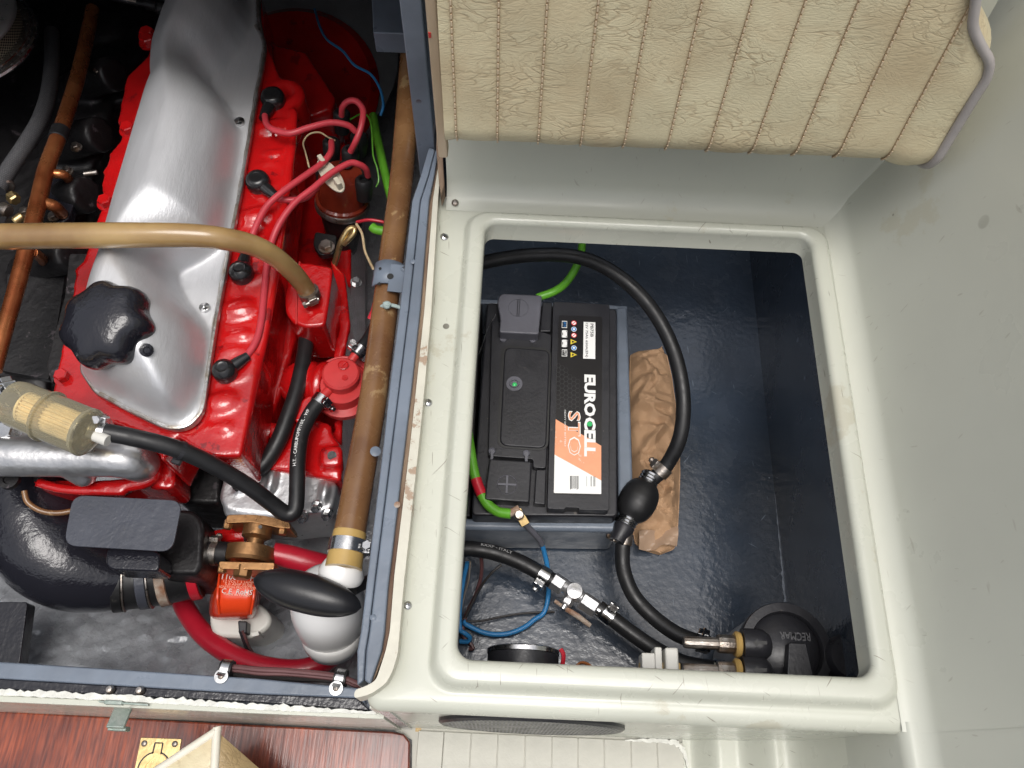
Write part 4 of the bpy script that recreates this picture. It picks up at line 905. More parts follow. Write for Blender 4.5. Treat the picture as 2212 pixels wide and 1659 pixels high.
# --- rocker cover: a dome raised on an outline, with two waists for the screws
fl = [(575, 95), (571, 130), (556, 210), (541, 300), (520, 420), (497, 540), (468, 700), (451, 810), (441, 880), (428, 906), (408, 922), (380, 929), (350, 922), (290, 895), (200, 846), (170, 800), (178, 740), (200, 650), (225, 560), (247, 470), (288, 330), (312, 240), (330, 150), (345, 90), (370, 20), (395, -40), (560, -40), (562, 40)]
make('rocker_flange', G().ppx(fl, ZR, ZR - .009, rnd=.006, rn=3), 'alu_edge', en, bevel=.0022)
lip = [W(x, y, ZR + .001) for x, y in [(553, 55), (569, 90), (568, 130), (553, 210), (538, 300), (517, 420), (494, 540), (465, 700), (448, 810), (438, 878), (425, 902), (406, 918), (380, 924), (350, 918), (290, 890), (215, 850)]]
make('flange_bead', G().tube(lip, .0026, 8, 6), 'alu_edge', en)
body = [(534, 30), (530, 64), (512, 104), (478, 146), (450, 170), (444, 182), (453, 196), (475, 220), (499, 258), (514, 292), (512, 330), (498, 420), (484, 500), (474, 532), (432, 562), (390, 583), (376, 596), (380, 622), (402, 664), (426, 690), (441, 715), (447, 750), (441, 810), (424, 866), (404, 896), (378, 908), (345, 900), (290, 876), (215, 836), (182, 800), (187, 745), (207, 655), (224, 600), (234, 550), (254, 470), (294, 330), (320, 240), (334, 205), (331, 180), (334, 140), (353, 80), (383, 10), (400, -40), (515, -40), (528, 0)]
def wpoly(pts, z): return [W(x, y, z)[:2] for x, y in pts]
PBd = roundpoly(wpoly(body, ZR), .006, 3); PA = np.array(PBd)
x0, x1, y0, y1 = PA[:, 0].min() - .02, PA[:, 0].max() + .02, PA[:, 1].min() - .02, PA[:, 1].max() + .01
gx = np.arange(x0, x1, .0026); gy = np.arange(y0, y1, .0026); X, Y = np.meshgrid(gx, gy)
D = pdist(X, Y, PBd); ins = pin(X, Y, PBd); D = np.where(ins, D, -D)
def blur(a, k):
    for _ in range(k):
        p = np.pad(a, 1, mode='edge'); a = (p[1:-1, 1:-1] * 2 + p[:-2, 1:-1] + p[2:, 1:-1] + p[1:-1, :-2] + p[1:-1, 2:]) / 6
    return a
wd = .078; t = np.clip(D / wd, 0, 1); Zh = .080 * np.sqrt(np.clip(1 - (1 - t) ** 2.1, 0, 1)); Zh = np.where(D > 0, Zh, 0)
Zh = blur(Zh, 3)
# the filler end is higher and rounder, the far end flatter
pc_ = W(300, 700, ZR); Zh += np.where(D > .004, .014 * np.exp(-(((X - pc_[0]) / .09) ** 2 + ((Y - pc_[1]) / .10) ** 2)), 0) * np.clip(D / .03, 0, 1)
Zh = np.minimum(Zh, .084); Zh = blur(Zh, 3)
g = G(); idx = -np.ones(X.shape, int); vs = []; fs = []; FLP = roundpoly(wpoly(fl, ZR), .006, 3); ED = pdist(X, Y, FLP); keep = pin(X, Y, FLP) & (ED > .0005); Zh = Zh - np.clip(.0055 - ED, 0, 1) * .9
for i in range(X.shape[0]):
    for j in range(X.shape[1]):
        if keep[i, j]: idx[i, j] = len(vs); vs.append((X[i, j], Y[i, j], ZR + .0006 + Zh[i, j]))
for i in range(X.shape[0] - 1):
    for j in range(X.shape[1] - 1):
        q = [idx[i, j], idx[i, j + 1], idx[i + 1, j + 1], idx[i + 1, j]]
        if min(q) >= 0: fs.append(q)
rc = make('rocker_cover', g.add(vs, fs), 'alu', en, sharp=180)
for px, py in ((518, 265), (443, 666)):
    make('cover_screw', G().lathe([(R(px, py, ZR, 12), 0), (R(px, py, ZR, 12), .0015), (R(px, py, ZR, 11), .0035), (0, .0052)], W(px, py, ZR + .001), UP, 24), 'steel', rc)
    c = W(px, py, ZR + .0062); make('cross_slot', G().obox(c, ((1, .4, 0), (-.4, 1, 0), UP), (.0026, .0006, .0006)).obox(c, ((-.4, 1, 0), (1, .4, 0), UP), (.0026, .0006, .00061)), 'print_black', rc)
# --- oil filler cap: scalloped black knob, tilted
cc = W(214, 692, .004)
ax = np.array([-.18, -.20, 1.0]); ax /= np.linalg.norm(ax); u = np.cross((0, 1, 0), ax); u /= np.linalg.norm(u); w = np.cross(ax, u)
RC = R(226, 700, 0, 101); rows = []
for r_, h_, lob in ((.30, -.046, 0), (.55, -.044, 0), (.80, -.040, .5), (.94, -.032, 1), (1.0, -.022, 1), (1.0, -.012, 1), (.97, -.004, .95), (.88, .004, .75), (.70, .009, .35), (.4, .012, .1), (.12, .0135, 0), (.001, .0136, 0)):
    row = []
    for k in range(96):
        a = 2 * math.pi * k / 96; s_ = math.cos(7 * a + .6); rr = RC * r_ * (1 - .072 * lob * (1 - max(-1, s_)) ** 1.0 * .9) * (1 + .02 * math.sin(a * 2))
        row.append(tuple(cc + (u * math.cos(a) + w * math.sin(a)) * rr + ax * h_))
    rows.append(row + [row[0]])
make('oil_filler_cap', G().grid(rows), 'black_gloss', en, sharp=60)
make('cap_stud', G().lathe([(.007, -.004), (.007, .002), (.004, .003), (.003, .0015), (0, .0015)], W(316, 756, -.012), (.55, -.5, .7), 16), 'black_gloss', en)

# --- red castings: built as unions and softened like painted cast iron
def lumps(g, pts, z, rpx, squash=.6):
    for px, py in pts: r = R(px, py, z, rpx); g.ball(W(px, py, z), (r, r * squash), UP, 12, 6)
hd = G()
hd.ppx([(345, 60), (330, 75), (318, 120), (272, 165), (262, 215), (255, 250), (262, 300), (236, 330), (218, 400), (224, 440), (200, 490), (186, 545), (160, 600), (150, 680), (128, 770), (115, 830), (105, 880), (150, 905), (250, 915), (330, 945), (350, 1000), (380, 940), (450, 985), (520, 985), (538, 900), (556, 776), (572, 713), (604, 510), (632, 300), (636, 235), (610, 180), (575, 90), (560, -30), (380, -30)], ZR - .010, -.19)
hd.ppx([(575, 90), (660, 110), (700, 170), (725, 210), (715, 235), (640, 260), (600, 200)], -.16, -.30)
# exhaust side lugs and bolts left of the cover
for px, py, r_ in ((270, 262, 18), (236, 372, 15), (178, 585, 18)): lumps(hd, [(px, py)], ZR - .014, r_, .4)
# plug wells on the right: raised rims round each boot
for px, py in ((612, 205), (585, 380), (545, 580), (508, 790)):
    c = W(px, py, ZR - .014); hd.lathe([(.012, -.05), (.030, -.05), (.030, .000), (.024, .006), (.016, .006), (.012, 0)], c, UP, 24)
for px, py in ((600, 290), (566, 480), (528, 680), (492, 880)):
    hd.tube(T([(px - 50, py + 4, ZR - .027), (px - 14, py, ZR - .021), (px + 20, py - 4, ZR - .030), (px + 38, py - 6, ZR - .075)]), [.016, .019, .021, .018], 14, 5)
    hd.tube(T([(px - 40, py + 52, ZR - .019), (px, py + 48, ZR - .014), (px + 26, py + 44, ZR - .026)]), [.009, .010, .009], 10, 4)
# ridge along the outer edge and the front boss
hd.tube(T([(634, 240, ZR - .012), (628, 330, ZR - .012), (604, 510, ZR - .014), (572, 713, ZR - .016), (554, 790, ZR - .018), (536, 880, ZR - .018), (522, 925, ZR - .02), (480, 938, ZR - .02), (450, 930, ZR - .02)]), .007, 10, 4)
hd.cyl(W(478, 925, -.11), W(478, 985, -.15), .018, 18)
make('cylinder_head', hd, 'red', en, remesh=.0032, smooth_it=5)
for px, py, r_ in ((322, 78, 17), (283, 278, 16), (232, 440, 15), (270, 490, 14), (232, 485, 14)):
    pass
for px, py in ((321, 80), (322, 95), (280, 285), (232, 442), (270, 500), (140, 818)):
    hexbolt(en, W(px, py, ZR - .013), UP, R(px, py, ZR, 15), .013, 'red', 'head_bolt')
# --- block with flanges, front bosses, pump mounts
bl_ = G()
bl_.ppx([(590, 240), (700, 240), (760, 330), (757, 700), (745, 760), (738, 900), (735, 1010), (715, 1030), (560, 1010), (430, 1000), (420, 940), (520, 700)], -.245, -.40)
bl_.ppx([(712, 560), (745, 590), (757, 700), (742, 770), (738, 960), (722, 965), (720, 770), (732, 700), (720, 600)], -.205, -.30)
bl_.ppx([(612, 905), (690, 905), (740, 965), (736, 1038), (700, 1032), (560, 1008), (490, 998), (500, 975), (560, 985)], -.185, -.36)
bl_.ppx([(560, 560), (620, 560), (640, 720), (600, 860), (560, 960), (520, 960), (556, 790), (580, 690)], -.185, -.30)
for px, py in ((640, 850), (628, 905), (700, 930), (690, 960), (590, 930), (600, 790)): lumps(bl_, [(px, py)], -.19, 20, .5)
for k in range(16): lumps(bl_, [(556 + 5 * math.sin(k * 2.3) - k * .8, 800 + k * 9)], -.165, 9 + 3 * math.sin(k), .8)
bl_.ppx([(690, 965), (738, 960), (740, 1005), (690, 1008)], -.175, -.25, rnd=.006)
make('engine_block', bl_, 'red', en, remesh=.0034, smooth_it=4)
make('lug_hole', G().cyl(W(717, 984, -.1735), W(717, 984, -.18), R(717, 984, -.17, 10), 18), 'black_iron', en)
# breather box with amber hose
bb = G().ppx([(640, 565), (668, 567), (719, 576), (712, 640), (702, 703), (660, 706), (632, 696), (616, 675), (614, 640), (622, 600)], -.135, -.22, rnd=.006)
make('breather_box', bb, 'red', en, bevel=.004, seg=3)
make('breather_seam', G().tube(T([(647, 566, -.1345), (642, 620, -.134), (640, 700, -.1345)]), .0012, 6), 'red_dull', en)
# left: black manifold side with studs and covers
mf = G()
mf.ppx([(-60, -40), (330, -40), (330, 60), (300, 130), (255, 180), (240, 260), (210, 330), (190, 450), (150, 580), (120, 760), (100, 860), (-60, 860)], -.235, -.38)
for px, py, r_ in ((235, 130, 45), (200, 240, 50), (185, 330, 45), (150, 430, 40), (170, 520, 45), (110, 640, 55), (120, 560, 40), (60, 720, 60), (225, 60, 50), (260, 200, 35), (200, 180, 30), (80, 800, 50)): lumps(mf, [(px, py)], -.235, r_, .35)
for k in range(4): mf.tube(T([(250 - 30 * k, 160 + 130 * k, -.17), (205 - 32 * k, 170 + 130 * k, -.19), (150 - 32 * k, 200 + 130 * k, -.24)]), .026, 14, 5)
make('exhaust_manifold', mf, 'black_iron', en, remesh=.0045, smooth_it=5)
make('manifold_plate', G().ppx([(150, 548), (200, 548), (170, 640), (130, 790), (112, 830), (100, 790), (140, 640)], -.155, -.20, rnd=.004), 'black_iron', en, bevel=.002)
make('black_tray', G().ppx([(15, 590), (142, 590), (105, 820), (0, 800)], -.20, -.21, rnd=.004), 'black_iron', en, bevel=.003)
make('branch_flange', G().ppx([(112, 372), (165, 385), (160, 440), (146, 478), (110, 484), (100, 440)], -.165, -.180, rnd=.01), 'black_gloss', en, bevel=.002)
for px, py in ((147, 372), (160, 412), (117, 470), (215, 158), (166, 320), (55, 460)):
    hexbolt(en, W(px, py, -.162), UP, R(px, py, -.16, 9), .008, 'steel_dirty', 'manifold_nut')
make('manifold_stud', G().cyl(W(210, 372, -.16), W(182, 376, -.16), .0035, 10), 'steel_dirty', en)
# bellhousing at the far end
bh = W(640, 90, -.20)
make('flywheel_housing', G().lathe([(.16, -.02), (.165, 0), (.150, .006), (.10, .006)], (bh[0] - .02, bh[1] + .07, -.30), (0, -.35, 1), 48), 'sheet_grey', en)
make('bell_flange', G().lathe([(.140, -.05), (.148, .0), (.135, .012), (.10, .014)], (bh[0] - .03, bh[1] + .01, -.31), (0, -.35, 1), 48), 'red', en)
# --- front: thermostat elbow in aluminium, red outlet, timing cover
th = G()
th.tube(T([(-60, 985, -.10), (40, 986, -.10), (160, 988, -.10), (250, 990, -.10), (292, 998, -.112), (312, 1008, -.150)]), [.022, .022, .0215, .021, .021, .020], 18, 6)
th.tube(T([(150, 990, -.105), (175, 1015, -.115), (185, 1035, -.13)]), [.02, .018, .012], 14, 4)
th.tube(T([(215, 900, -.10), (222, 930, -.10), (235, 965, -.10)]), [.010, .014, .016], 14, 4)
th.ppx([(-40, 915), (60, 925), (110, 965), (-40, 975)], -.098, -.12, rnd=.006)
make('thermostat_elbow', th, 'alu_cast', en, remesh=.0026, smooth_it=5)
hexbolt(en, W(17, 938, -.098), UP, R(17, 938, -.09, 24), .013, 'steel', 'elbow_bolt')
make('clamp_bolt', G().lathe([(.011, 0), (.011, .006), (.006, .006), (.005, .004), (0, .004)], W(24, 1038, -.125), UP, 24), 'black_iron', en)
ro_ = G()
ro_.ppx([(66, 1038), (150, 1036), (200, 1040), (300, 1030), (330, 985), (372, 960), (378, 1045), (365, 1056), (290, 1052), (274, 1070), (262, 1074), (160, 1066), (88, 1056)], -.150, -.21, rnd=.004)
ro_.tube(T([(330, 980, -.14), (334, 1020, -.14), (300, 1045, -.142), (180, 1055, -.145)]), .008, 10, 5)
ro_.tube(T([(80, 1042, -.142), (150, 1058, -.142), (270, 1062, -.142)]), .006, 8, 5)
make('water_outlet', ro_, 'red', en, remesh=.0028, smooth_it=4)
tc_ = G()
tc_.ppx([(492, 1000), (571, 1006), (630, 1012), (687, 1024), (728, 1042), (726, 1066), (716, 1106), (652, 1110), (592, 1116), (487, 1104), (470, 1076)], -.195, -.30, rnd=.01)
for a, b in (((590, 1018), (578, 1075)), ((705, 1045), (696, 1092)), ((530, 1012), (515, 1070))):
    tc_.tube(T([(a[0], a[1], -.193), ((a[0] + b[0]) / 2, (a[1] + b[1]) / 2, -.190), (b[0], b[1], -.200)]), .0055, 10, 4)
tc_.ppx([(480, 1098), (600, 1116), (598, 1126), (500, 1124), (484, 1112)], -.20, -.28, rnd=.004)
make('timing_cover', tc_, 'alu_cast', en, remesh=.0028, smooth_it=4)
for px, py in ((685, 1092), (708, 1108), (655, 1114), (520, 1008), (640, 1015)):
    hexbolt(en, W(px, py, -.196), (0, -.7, .7), R(px, py, -.19, 10), .012, 'steel', 'cover_bolt')
# generator / starter block in black under its heat shield
sb = G().ppx([(345, 1098), (420, 1100), (440, 1130), (436, 1220), (425, 1242), (330, 1240), (330, 1110)], -.19, -.30, rnd=.012)
sb.ppx([(380, 985), (420, 975), (460, 960), (480, 1000), (475, 1090), (380, 1085)], -.22, -.33, rnd=.01)
make('dark_housing', sb, 'black_iron', en, bevel=.006, seg=3)
shd = make('heat_shield', G().ppx([(157, 1069), (394, 1081), (372, 1192), (137, 1178)], -.128, -.1305, rnd=.014, rn=6), 'black_satin', en, bevel=.0008)
make('shield_bracket', G().ppx([(230, 1180), (346, 1190), (344, 1226), (338, 1234), (240, 1230), (228, 1218)], -.150, -.19, rnd=.008), 'black_gloss', en, bevel=.006, seg=3)
make('upper_bracket', G().ppx([(395, 932), (455, 940), (462, 965), (440, 985), (380, 975)], -.135, -.150, rnd=.004), 'black_gloss', en, bevel=.002)
hose('oil_pipe', None, None, [(52, 1060, -.14), (60, 1085, -.145), (90, 1104, -.15), (130, 1108, -.155), (178, 1098, -.16)], .0032, 'tan_pipe', 10, 6, parent=en)

# --- wet exhaust elbow
ex = thing('exhaust_elbow', W(200, 1250, -.36), 'large glossy black exhaust elbow with rubber sleeve and clamp bands', 'exhaust elbow')
ep = catmull(T([(60, 985, -.21), (70, 1060, -.21), (84, 1125, -.215), (118, 1185, -.222), (170, 1222, -.23), (225, 1240, -.238), (275, 1246, -.245)]), 10)
make('elbow_casting', G().path_tube(ep, [.050, .056, .060, .060, .054, .045, .037], 48), 'black_gloss', ex)
ep2 = catmull(T([(245, 1250, -.243), (300, 1245, -.25), (360, 1236, -.255), (432, 1222, -.26)]), 10)
make('rubber_sleeve', G().path_tube(ep2, .0375, 40), 'rubber', ex)
for i, (k, m_) in enumerate(((2, 'rubber'), (12, 'black_satin'), (19, 'wire_red'), (28, 'wire_red'))):
    d = ep2[k + 1] - ep2[k - 1]
    make('clamp_band', G().lathe([(.0376, -.006), (.0396, -.005), (.0396, .005), (.0376, .006)], ep2[k], d, 48), m_ if i != 2 else 'rust', ex)
    if i in (0, 1): make('clamp_edge', G().lathe([(.0390, .006), (.0402, .0066), (.0402, .008), (.0390, .0085)], ep2[k], d, 48), 'steel_dirty', ex)
make('side_bracket', G().ppx([(-60, 1300), (60, 1300), (40, 1450), (-60, 1450)], -.27, -.29, rnd=.004), 'black_gloss', ex, bevel=.002)
# --- spark plug leads with boots
ZBt = ZR - .004
def boot(parent, px, py, tx, ty, z=ZBt):
    r = R(px, py, z, 26); c = W(px, py, z); d = W(tx, ty, z) - c; d /= np.linalg.norm(d)
    b = make('plug_boot', G().lathe([(r * .78, -.030), (r * .85, -.012), (r, -.004), (r, .004), (r * .86, .0095), (r * .5, .0125), (r * .42, .0118), (r * .2, .012), (0, .012)], c, UP, 28), 'boot', parent, sharp=60)
    make('boot_neck', G().lathe([(r * .62, 0), (r * .52, r * 1.3), (r * .36, r * 2.3)], c, d, 16), 'boot', parent)
    return b
def lead(label, pts, bt_=None):
    path = catmull(T(pts), 9); e = thing('spark_plug_lead', path[len(path) // 2], label, 'ignition lead', 'ignition leads')
    make('lead', G().path_tube(path, .0042, 12), 'lead_red', e)
    if bt_: boot(e, *bt_)
    return e
lead('red ignition lead with black boot nearest the far end of the engine', [(572, 250, -.088), (576, 268, -.082), (590, 280, -.075), (626, 288, -.072), (666, 276, -.072), (713, 265, -.075), (750, 270, -.082), (768, 284, -.092)], (590, 214, 572, 250))
lead('short red coil lead looping above the distributor cap', [(738, 250, -.10), (740, 232, -.085), (752, 219, -.075), (770, 219, -.072), (784, 238, -.075), (781, 270, -.080), (770, 302, -.090), (757, 328, -.108)])
lead('red ignition lead threaded through the beige separator to the third boot', [(716, 306, -.105), (714, 330, -.09), (694, 354, -.085), (651, 385, -.080), (607, 417, -.078), (574, 449, -.080), (550, 496, -.084), (536, 540, -.090), (528, 565, -.092)], (522, 590, 528, 560))
lead('long red ignition lead running down to the front boot', [(795, 380, -.115), (790, 365, -.10), (775, 355, -.09), (754, 353, -.085), (713, 376, -.082), (676, 407, -.080), (637, 438, -.080), (607, 478, -.084), (588, 520, -.090), (577, 570, -.094), (571, 630, -.096), (565, 690, -.096), (555, 733, -.096), (535, 766, -.095), (512, 788, -.094)], (486, 803, 515, 783))
lead('dusty red ignition lead from the second boot behind the others', [(586, 418, -.092), (606, 430, -.094), (636, 432, -.096), (664, 425, -.10), (684, 405, -.11)], (558, 394, 590, 420))
ls = thing('lead_separator', W(712, 370, -.09), 'oval beige plastic separator holding the ignition leads', 'lead clip')
a0, a1 = W(688, 338, -.088), W(738, 408, -.088); dd = (a1 - a0); Ls = np.linalg.norm(dd) / 2; dd /= Ls * 2; nn = np.array([-dd[1], dd[0], 0])
ovl = [((a0 + a1) / 2 + dd * Ls * math.cos(t) + nn * .0115 * math.sin(t))[:2] for t in np.linspace(0, 2 * math.pi, 36, endpoint=False)]
make('plate', G().prism(ovl, -.0925, -.0955), 'beige_plastic', ls, bevel=.0012)
make('jaw', G().obox((a0 + a1) / 2 - dd * Ls * .7 + np.array([0, 0, -.092]) * 0 + np.array([0, 0, .0]), (dd, nn, UP), (Ls * .2, .0030, .007)), 'beige_plastic', ls, bevel=.001)
make('jaw', G().obox((a0 + a1) / 2 + dd * Ls * .7, (dd, nn, UP), (Ls * .2, .0030, .007)), 'beige_plastic', ls, bevel=.001)
# --- distributor
ZD = -.128
dc = W(738, 372, ZD)
ds = thing('distributor', W(738, 400, -.24), 'reddish brown distributor cap with black lead towers beside the engine', 'distributor')
dax = np.array([.12, .20, 1]); dax /= np.linalg.norm(dax)
make('cap', G().lathe([(.034, -.060), (.0365, -.058), (.0365, -.046), (.033, -.044), (.0315, -.010), (.027, -.002), (.014, 0), (0, .001)], dc, dax, 40), 'dist_cap', ds)
make('clip_ring', G().lathe([(.0366, -.060), (.0380, -.058), (.0380, -.052), (.0366, -.050)], dc, dax, 40), 'steel_dirty', ds)
make('base', G().lathe([(.020, -.14), (.026, -.10), (.030, -.075), (.0305, -.060)], dc, dax, 32), 'black_iron', ds)
for px, py, dz in ((716, 312, .008), (757, 330, .006), (786, 395, .0), (738, 250, -.002), (775, 300, .0), (700, 365, -.008)):
    c = W(px, py, ZD + dz); rr = .0118
    make('lead_tower', G().lathe([(rr * .9, -.026), (rr, -.010), (rr, .004), (rr * .8, .007), (rr * .5, .0072), (rr * .45, .002), (0, .002)], c, dax, 22), 'rubber', ds)
make('window', G().lathe([(.0085, 0), (.0090, .001), (.0080, .002)], dc + np.array([.004, .012, .001]), dax, 20), 'rubber', ds)
dp = make('clamp_plate', G().ppx([(680, 500), (728, 508), (722, 548), (690, 552), (676, 530)], -.195, -.205, rnd=.005), 'black_iron', ds, bevel=.0015)
hexbolt(ds, W(706, 535, -.194), UP, R(706, 535, -.19, 13), .010, 'steel_dirty', 'clamp_bolt')
hose('vacuum_pipe', 'small looped brass pipe below the distributor', 'pipe', [(722, 572, -.21), (730, 545, -.19), (738, 520, -.175), (752, 497, -.165), (764, 493, -.163), (765, 503, -.165), (752, 518, -.172), (742, 527, -.178)], .0042, 'brass', 12)
# --- fuel pump
fp = thing('fuel_pump', W(735, 840, -.23), 'red mechanical fuel pump with round ribbed cap on the engine side', 'fuel pump')
pt = W(736, 806, -.150)
make('pump_body', G().lathe([(.034, -.030), (.036, -.024), (.036, -.018), (.028, -.014), (.0265, 0.0)], W(740, 832, -.165) + np.array([0, 0, .002]), (.05, .06, 1), 40), 'red_dull', fp, sharp=30)
make('pump_flange', G().lathe([(.0375, 0), (.0385, .0015), (.0385, .005), (.037, .006), (.031, .0045), (.030, .006), (.0285, .0045)], W(742, 830, -.186), (.05, .06, 1), 48), 'red_dull', fp, sharp=30)
cap_ = make('pump_cap', G().lathe([(.0215, -.020), (.0228, -.004), (.0228, -.001), (.0205, .0012), (0, .0022)], pt, (.04, .08, 1), 48), 'red_dull', fp, sharp=35)
c = W(741, 789, -.1475); make('cap_dial', G().lathe([(.0062, 0), (.0064, .0008), (.0058, .001), (.0054, .0004)], c, (.04, .08, 1), 28).obox(c + np.array([0, 0, .0006]), ((.6, .8, 0), (-.8, .6, 0), UP), (.0052, .0006, .0006)), 'red', cap_)
c = W(745, 816, -.1478); make('cap_dial', G().lathe([(.0038, 0), (.0038, .0007), (.0032, .0007)], c, (.04, .08, 1), 20), 'red', cap_)
for px, py in ((698, 842), (738, 868), (782, 830), (700, 800)): hexbolt(fp, W(px, py, -.183), UP, .0034, .004, 'red_dull', 'pump_screw')
make('pump_arm_housing', G().lathe([(.030, 0), (.033, .004), (.033, .010), (.030, .014), (.030, .020), (.032, .024), (.030, .045), (.024, .055)], W(712, 838, -.195), W(620, 828, -.205) - W(712, 838, -.195), 32), 'red', fp, sharp=40)
make('mount_flange', G().ppx([(632, 876), (668, 852), (690, 858), (676, 905), (636, 912)], -.175, -.22, rnd=.004), 'red', fp, bevel=.003)
make('inlet_pipe', G().cyl(W(754, 786, -.162), W(772, 762, -.160), .0058, 16), 'red_dull', fp)
make('outlet_pipe', G().cyl(W(716, 838, -.162), W(694, 860, -.160), .0058, 16), 'red_dull', fp)
ih, ip = hose('fuel_hose', 'short black fuel hose leaving the fuel pump under the tan pipe', 'hose', [(768, 768, -.160), (782, 750, -.16), (798, 728, -.165), (812, 700, -.175), (822, 660, -.19)], .0080, 'rubber', 16)
clamp(ih, W(776, 758, -.160), ip[6] - ip[2], .0082, (-1, .6, .5), .0058, 'steel')
# --- black vacuum/breather tube
hose('breather_tube', 'plain black tube running down from the red breather box', 'hose', [(668, 690, -.185), (662, 730, -.18), (655, 780, -.175), (642, 840, -.172), (622, 900, -.172), (600, 955, -.175), (572, 1000, -.18), (540, 1028, -.185), (505, 1046, -.19)], .0098, 'rubber', 18)
# --- amber hose across the cover
ah, ap = hose('amber_hose', 'translucent amber brown hose lying across the silver rocker cover', 'hose', [(-80, 512, .010), (0, 511, .012), (150, 509, .014), (280, 508, .015), (390, 508, .013), (470, 514, .006), (540, 528, -.015), (590, 552, -.045), (632, 588, -.085), (658, 620, -.115), (672, 648, -.138)], [.0142, .0142, .0140, .0138, .0132, .0126, .0120, .0116, .0115, .0115, .0115], 'amber_hose', 24)
cl_ = clamp(ah, W(668, 634, -.124), ap[-1] - ap[-5], .0118, (.6, -1, .3), .005, 'steel_dirty')
# --- inline fuel filter
ZI = -.030
fA, fB = W(22, 866, ZI), W(193, 936, ZI); fx = (fB - fA) / np.linalg.norm(fB - fA); Lf = np.linalg.norm(fB - fA); rf = R(110, 900, ZI, 52)
fi = thing('inline_fuel_filter', W(110, 900, ZI - .03), 'clear plastic inline fuel filter with pleated paper element', 'filter')
gp_ = G(); rows = []
for h_ in (Lf * .22, Lf * .92):
    row = []
    for k in range(145):
        a = 2 * math.pi * k / 144; rr = rf * (.66 if k % 6 < 3 else .55); uu = np.cross(UP, fx); uu /= np.linalg.norm(uu); ww = np.cross(fx, uu)
        row.append(tuple(fA + fx * h_ + (uu * math.cos(a) + ww * math.sin(a)) * rr))
    rows.append(row)
make('paper_element', gp_.grid(rows).lathe([(rf * .68, Lf * .20), (rf * .68, Lf * .225), (0, Lf * .225)], fA, fx, 32), 'element' if 'element' in MATS else 'tan_pipe_end', fi, smooth=False)
make('bowl', G().lathe([(.010, -.002), (rf * .7, 0), (rf * .93, .004), (rf, .012), (rf, Lf * .93), (rf * .93, Lf), (rf * .55, Lf + .006), (.006, Lf + .007)], fA, fx, 48), 'clear_plastic', fi, sharp=40)
make('seam_ring', G().lathe([(rf, Lf * .46), (rf * 1.10, Lf * .47), (rf * 1.10, Lf * .50), (rf, Lf * .51)], fA, fx, 48), 'clear_plastic', fi)
make('end_ring', G().lathe([(rf * .97, Lf * .93), (rf * 1.03, Lf * .95), (rf * 1.03, Lf * .98), (rf * .96, Lf)], fA, fx, 48), 'clear_plastic', fi)
make('spigot', G().cyl(fA - fx * .012, fA, .006, 14), 'white_plastic', fi); make('spigot', G().cyl(fB, fB + fx * .022, .006, 14), 'white_plastic', fi)
fh0, fp0 = hose('fuel_hose', 'short black hose stub entering the filter at the left edge', 'hose', [(-60, 800, ZI), (-20, 822, ZI), (8, 838, ZI), (26, 868, ZI)], .0085, 'rubber', 16)
clamp(fh0, W(14, 846, ZI), fp0[-1] - fp0[-8], .0088, (.4, .5, 1), .0085, 'steel')
# hose filter -> sharp bend -> pump
fh, fpth = hose('fuel_hose', 'long black fuel hose bent sharply between filter and fuel pump', 'hose', [(205, 930, -.034), (240, 936, -.036), (300, 948, -.042), (370, 966, -.055), (430, 990, -.075), (490, 1022, -.10), (545, 1056, -.125), (590, 1090, -.148), (615, 1108, -.158), (632, 1108, -.160), (640, 1090, -.158), (642, 1040, -.156), (644, 985, -.156), (652, 935, -.157), (672, 892, -.159), (698, 858, -.160)], .0092, 'rubber', 18)
clamp(fh, W(214, 932, -.035), fpth[8] - fpth[2], .0095, (-.2, 1, .6), .0075, 'steel')
clamp(fh, W(692, 866, -.160), fpth[-1] - fpth[-6], .0094, (.9, -.6, .7), .0055, 'steel')
along_text(fpth, .0092, 'H.T. - CARBUPOMP/10/L - WP', .0056, np.sum([np.linalg.norm(fpth[i + 1] - fpth[i]) for i in range(len(fpth) - 1)]) - .098, (-.15, -.1, 1), 'print_white', fh)
tie = W(389, 972, -.062); td = fpth[34] - fpth[30]
make('cable_tie', G().lathe([(.0094, -.0022), (.0106, -.0020), (.0106, .0020), (.0094, .0022)], W(391, 974, -.0625), W(430, 990, -.075) - W(370, 966, -.055), 24), 'plastic_black', fh)
make('tie_head', G().obox(W(382, 996, -.066), ((1, -.3, 0), (.3, 1, 0), UP), (.0045, .0035, .003)), 'plastic_black', fh, bevel=.0006)
# --- raw water pump in bronze, axis towards the bow ledge
wp = thing('raw_water_pump', W(550, 1190, -.29), 'bronze raw water pump bolted below the silver timing cover', 'water pump')
ZW = -.215
w0, w1 = W(562, 1118, ZW), W(538, 1240, ZW); wx = (w1 - w0); Lw = np.linalg.norm(wx); wx /= Lw
def wpx(px, py): return (W(px, py, ZW) - w0).dot(wx)
s_ = lambda r: r * depth(w0) / F
make('drive_flange', G().ppx([(490, 1112), (560, 1110), (626, 1128), (628, 1142), (600, 1140), (545, 1128), (487, 1130)], ZW + .018, ZW - .022, rnd=.003), 'bronze', wp, bevel=.002)
make('shaft_housing', G().lathe([(s_(31), .004), (s_(31), wpx(553, 1160)), (s_(18), wpx(552, 1166)), (s_(18), wpx(550, 1178))], w0, wx, 32), 'bronze', wp, sharp=35)
make('impeller_housing', G().lathe([(s_(30), wpx(550, 1174)), (s_(54), wpx(549, 1180)), (s_(55), wpx(546, 1205)), (s_(50), wpx(545, 1212))], w0 + np.array([-.006, 0, -.012]), wx, 40), 'bronze', wp, sharp=35)
